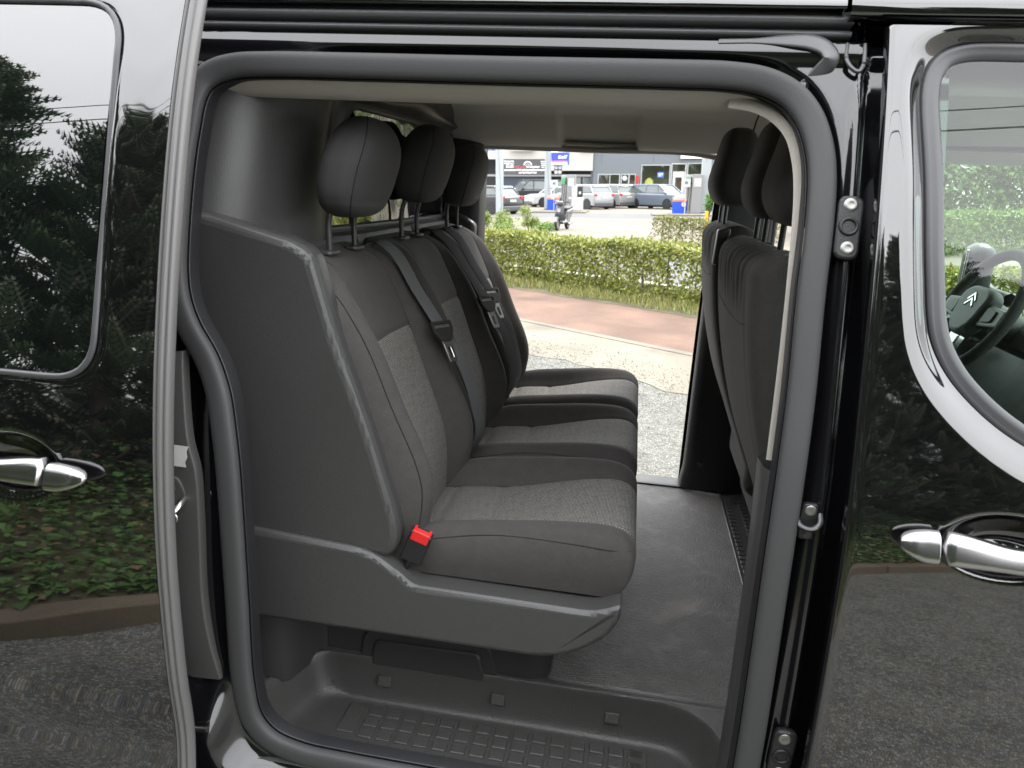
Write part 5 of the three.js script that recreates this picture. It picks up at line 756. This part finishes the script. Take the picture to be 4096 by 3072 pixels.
{
  const g = thing('payment_terminal', 'white payment terminal between the first fuel pump and silver cars', 'terminal'); g.position.set(-3.6, 0.1, -42.7); mesh('housing', rbox(-0.33, 0.33, 0, 0.78, -0.25, 0.25, 0.04, 2), K.white, g); mesh('screen_post', rbox(-0.33, 0.0, 0.78, 1.4, -0.2, 0.2, 0.04, 2), K.white, g); mesh('keypad_panel', rbox(0.0, 0.3, 0.78, 1.38, -0.2, 0.17, 0.02, 2), K.black, g); mesh('keypad', rbox(0.08, 0.22, 0.95, 1.1, 0.165, 0.18, 0.01, 1), K.white, g);
  for (const [x, y, z, lab] of [[-5.05, 1.62, -43.2, 'small white square notice on a bracket above the first pump skirt'], [2.45, 1.68, -40.0, 'small white square notice on a bracket above the second pump skirt']]) { const s = thing('notice_board', lab, 'sign'); s.position.set(x, y, z); mesh('plate', rbox(-0.22, 0.22, -0.2, 0.22, -0.02, 0.02, 0.01, 1), K.white, s); mesh('picture', rbox(-0.08, 0.08, -0.04, 0.1, 0.02, 0.026, 0.004, 1), K.grey, s); mesh('post', box(-0.025, 0.025, -1.5 - (y - 1.6), -0.2, -0.02, 0.01), K.white, s); }
  for (const [x0, x1, z, lab] of [[-6.3, -3.0, -43, 'pale concrete pump island under the first fuel pump'], [0.7, 4.4, -40.4, 'pale concrete pump island under the second fuel pump']]) { const i = mesh('pump_island', rbox(x0, x1, 0.0, 0.1, z - 1.6, z + 1.7, 0.05, 2), gm(T.concrete, 0.9), scene); i.name = numbered('pump_island'); i.userData = { label: lab, category: 'kerb island' }; }
  const p = thing('marker_post', 'short yellow marker post by the sparse hedge', 'post'); p.position.set(1.8, 0, -18.9); mesh('post', rbox(-0.04, 0.04, 0, 0.93, -0.03, 0.03, 0.01, 1), K.yellow, p); mesh('cap', rbox(-0.045, 0.045, 0.93, 0.95, -0.035, 0.035, 0.005, 1), K.yellow, p);
  const rb = thing('red_bin', 'red litter bin beside the last canopy column', 'bin'); rb.position.set(4.0, 0, -42); mesh('pole', box(-0.03, 0.03, 0, 1.3, -0.03, 0.03), K.grey, rb); mesh('body', extr(roundPoly([[-0.26, 1.3], [0.26, 1.3], [0.32, 1.95], [-0.32, 1.95]], 0.04, 3), -0.2, 0.2, 0.02, 2), K.red, rb);
}
// ---------------------------------------------------------------- parked cars
function car(label, pos, head, o) {
  const g = thing('parked_car', label, 'car', 'cars parked at the filling station'); g.position.set(pos[0], 0.01, pos[1]); g.rotation.y = Math.atan2(-head[1], head[0]);
  const { L, W, H, hood, belt, ws, rf, rr, tail, clear = 0.2 } = o, body = phy({ color: C(...o.col), roughness: 0.3, clearcoat: 0.6, clearcoatRoughness: 0.1, metalness: o.metal ?? 0.3 });
  const f = L / 2, R = o.R ?? 0.32, wb = o.wb ?? L * 0.62, ax = [wb / 2 - 0.02 * L, -wb / 2 - 0.02 * L];
  const low = roundPoly([[f - 0.05, clear], [f, clear + 0.25], [f - 0.06, hood - 0.18], [f - 0.4, hood], [ws, belt + 0.03], [tail + 0.05, belt + 0.05], [-f + 0.03, belt - 0.03], [-f, clear + 0.35], [-f + 0.06, clear]], [0.06, 0.1, 0.1, 0.2, 0.1, 0.1, 0.12, 0.1, 0.06], 5);
  mesh('body', extr(low, -W / 2, W / 2, 0.11, 4), body, g);
  const gh = roundPoly([[ws + 0.02, belt - 0.04], [rf, H - 0.05], [rr, H - 0.05], [tail, belt - 0.04]], 0.06, 4); const gg = extr(gh, -W / 2 + 0.05, W / 2 - 0.05, 0.13, 3); const P = gg.attributes.position; for (let i = 0; i < P.count; i++) { const k = sst(belt, H, P.getY(i)); P.setZ(i, P.getZ(i) * (1 - 0.13 * k)); } gg.computeVertexNormals(); mesh('window_band', gg, K.glass, g);
  mesh('roof', extr(roundPoly([[rf + 0.12, H - 0.1], [rf - 0.05, H - 0.015], [(rf + rr) / 2, H], [rr - 0.02, H - 0.02], [rr - 0.14, H - 0.13]], [0.02, 0.1, 0.5, 0.1, 0.02], 5), -W / 2 + 0.14, W / 2 - 0.14, 0.05, 2), body, g);
  for (const s of [1, -1]) {
    const z0 = s * (W / 2 - 0.05), z1 = s * (W / 2 - 0.16);
    for (const [xa, xb] of [[ws - 0.02, rf + 0.02], [tail + 0.08, rr + 0.04], ...(o.mid ?? [[(ws + tail) / 2 - 0.1, (rf + rr) / 2 - 0.1]])]) mesh('pillar', tube([[xa, belt - 0.02, z0], [(xa + xb) / 2, (belt + H) / 2, (z0 + z1) / 2 + s * 0.012], [xb, H - 0.05, z1]], xa === ws - 0.02 || xa === tail + 0.08 ? 0.045 : 0.035, { n: 5, seg: 6 }), body, g);
    mesh('headlight', rbox(f - 0.42, f - 0.03, hood - 0.24, hood - 0.1, s * (W / 2 - 0.2) - 0.2, s * (W / 2 - 0.2) + 0.185, 0.05, 2), M.chrome, g);
    mesh('tail_light', rbox(-f - 0.015, -f + 0.2, belt - 0.16, belt + 0.01, s * (W / 2 - 0.14) - 0.11, s * (W / 2 - 0.14) + 0.132, 0.04, 2), K.red, g);
    mesh('mirror', rbox(ws - 0.3, ws - 0.14, belt + 0.02, belt + 0.15, s * (W / 2 + 0.08) - 0.09, s * (W / 2 + 0.08) + 0.09, 0.04, 2), body, g);
    for (const x of ax) { const t = new THREE.TorusGeometry(R - 0.09, 0.09, 8, 28); t.scale(1, 1, 1.15); t.translate(x, R, s * (W / 2 - 0.09)); const w = group('wheel', g); mesh('tyre', t, K.black, w); const h = cyl(R * 0.68, R * 0.62, 0.05, 24); h.rotateX(s * Math.PI / 2); h.translate(x, R, s * (W / 2 - 0.02)); mesh('rim', h, o.rim ?? M.steel, w); const arch = cyl(R + 0.05, R + 0.05, 0.02, 28); arch.rotateX(Math.PI / 2); arch.translate(x, R + 0.01, s * (W / 2 - 0.004)); mesh('wheel_arch', arch, K.black, w); for (let k = 0; k < 5; k++) { const sp = box(-0.012, 0.012, R * 0.2, R * 0.62, -0.008, 0.008); sp.rotateZ(k * 1.2566); sp.translate(x, R, s * (W / 2 + 0.008)); mesh('spoke', sp, K.dkgrey, w); } }
  }
  mesh('rear_plate', rbox(-f - 0.02, -f + 0.02, belt - 0.3, belt - 0.18, -0.26, 0.26, 0.005, 1), K.white, g); mesh('front_plate', rbox(f - 0.02, f + 0.02, clear + 0.26, clear + 0.37, -0.26, 0.26, 0.005, 1), K.white, g);
  mesh('front_bumper', rbox(f - 0.12, f + 0.015, clear - 0.02, clear + 0.2, -W / 2 + 0.12, W / 2 - 0.12, 0.05, 2), K.dkgrey, g); mesh('rear_bumper', rbox(-f - 0.02, -f + 0.15, clear - 0.02, clear + 0.24, -W / 2 + 0.08, W / 2 - 0.08, 0.05, 2), K.dkgrey, g);
  mesh('underside', box(-f + 0.3, f - 0.3, 0.12, clear + 0.05, -W / 2 + 0.2, W / 2 - 0.2), K.black, g);
  return g;
}
car('slate blue people carrier seen from its side, beside the second pump', [1.37, -50.84], [0.785, 0.62], { L: 4.3, W: 1.82, H: 1.63, hood: 1.0, belt: 0.98, ws: 1.25, rf: 0.35, rr: -1.75, tail: -2.05, col: [0.13, 0.16, 0.2], wb: 2.7, mid: [[0.45, 0.3], [-0.6, -0.6], [-1.4, -1.35]] });
car('grey estate car with white roof rail, between two other cars', [-2.3, -52.1], [-0.73, -0.68], { L: 4.4, W: 1.85, H: 1.62, hood: 1.0, belt: 1.0, ws: 1.0, rf: 0.35, rr: -1.8, tail: -2.1, col: [0.28, 0.28, 0.28] });
car('silver crossover car behind the white payment terminal', [-3.8, -49.4], [-0.73, -0.68], { L: 4.2, W: 1.82, H: 1.6, hood: 1.02, belt: 1.0, ws: 1.0, rf: 0.3, rr: -1.55, tail: -2.0, col: [0.3, 0.31, 0.32] });
car('small silver hatchback facing the road, behind the first canopy columns', [-6.2, -52.9], [-0.87, 0.5], { L: 4.05, W: 1.75, H: 1.43, hood: 0.9, belt: 0.9, ws: 0.85, rf: 0.1, rr: -1.3, tail: -1.85, col: [0.45, 0.46, 0.47], rim: K.dkgrey });
car('black van parked behind the small silver hatchback', [-8.2, -56.8], [-0.87, 0.5], { L: 5.1, W: 1.95, H: 1.95, hood: 1.18, belt: 1.15, ws: 1.5, rf: 0.75, rr: -2.35, tail: -2.5, col: [0.012, 0.013, 0.015], metal: 0, R: 0.35, mid: [[0.4, 0.35]] });
car('black car nearest the shrubs, cut off by the headrest', [-8.65, -39.75], [-0.87, -0.5], { L: 4.4, W: 1.84, H: 1.52, hood: 0.98, belt: 0.96, ws: 0.9, rf: 0.2, rr: -1.5, tail: -2.0, col: [0.014, 0.014, 0.016], metal: 0, rim: K.dkgrey });
// ---------------------------------------------------------------- scooter
{
  const g = thing('motor_scooter', 'dark grey motor scooter on its stand at the forecourt entrance', 'scooter'); g.position.set(-2.72, 0, -25.9); g.rotation.y = Math.atan2(-0.98, -0.2);
  const paint = phy({ color: C(0.035, 0.037, 0.042), roughness: 0.25, clearcoat: 1 });
  for (const x of [0.62, -0.6]) { const w = group('wheel', g), t = new THREE.TorusGeometry(0.19, 0.055, 10, 28); t.translate(x, 0.245, 0); mesh('tyre', t, K.black, w); const r = cyl(0.14, 0.14, 0.05, 20); r.rotateX(Math.PI / 2); r.translate(x, 0.245, 0); mesh('rim', r, M.zinc, w); }
  mesh('front_shield', gridArr(ar(0, 1, 10), ar(-1, 1, 10), (u, v) => [0.42 + 0.1 * Math.sin(u * 3) - 0.12 * u - 0.1 * v * v, 0.35 + 0.6 * u, v * (0.2 - 0.06 * u)]), phy({ color: C(0.035, 0.037, 0.042), roughness: 0.25, side: THREE.DoubleSide }), g);
  mesh('front_mudguard', extr(roundPoly([[0.42, 0.3], [0.5, 0.46], [0.66, 0.5], [0.82, 0.42], [0.84, 0.36], [0.62, 0.44]], 0.03, 3), -0.07, 0.07, 0.02, 2), paint, g);
  mesh('body', extr(roundPoly([[0.3, 0.22], [0.3, 0.32], [-0.1, 0.36], [-0.15, 0.7], [-0.8, 0.78], [-0.95, 0.66], [-0.7, 0.45], [-0.4, 0.25]], 0.06, 4), -0.15, 0.15, 0.06, 3), paint, g);
  mesh('seat', extr(roundPoly([[-0.1, 0.7], [-0.12, 0.8], [-0.5, 0.8], [-0.85, 0.86], [-0.88, 0.77]], 0.03, 3), -0.14, 0.14, 0.04, 3), K.black, g);
  mesh('headset', extr(roundPoly([[0.3, 0.88], [0.42, 0.9], [0.42, 1.02], [0.3, 1.04], [0.22, 0.95]], 0.03, 3), -0.12, 0.12, 0.04, 3), paint, g);
  const hl = cyl(0.07, 0.075, 0.05, 20); hl.rotateZ(Math.PI / 2); hl.translate(0.44, 0.72, 0); mesh('headlight', hl, M.chrome, g);
  mesh('handlebar', tube([[0.22, 1.0, -0.34], [0.28, 1.0, 0], [0.22, 1.0, 0.34]], 0.016, { n: 12, seg: 6 }), K.black, g);
  for (const s of [1, -1]) { mesh('mirror_stalk', tube([[0.25, 1.0, s * 0.24], [0.22, 1.12, s * 0.32]], 0.006, { n: 4, seg: 5 }), K.black, g); const m = cyl(0.05, 0.05, 0.015, 18); m.rotateZ(Math.PI / 2); m.translate(0.22, 1.14, s * 0.33); mesh('mirror', m, M.chrome, g); }
  mesh('number_plate', rbox(0.83, 0.84, 0.33, 0.42, -0.06, 0.06, 0.004, 1), K.white, g); mesh('exhaust', tube([[-0.2, 0.2, -0.16], [-0.7, 0.27, -0.18]], 0.05, { n: 4, seg: 10 }), M.zinc, g); mesh('stand', tube([[0, 0.2, 0.08], [-0.05, 0.012, 0.18]], 0.012, { n: 3, seg: 5 }), M.zinc, g);
}
renderer.render(scene, camera);
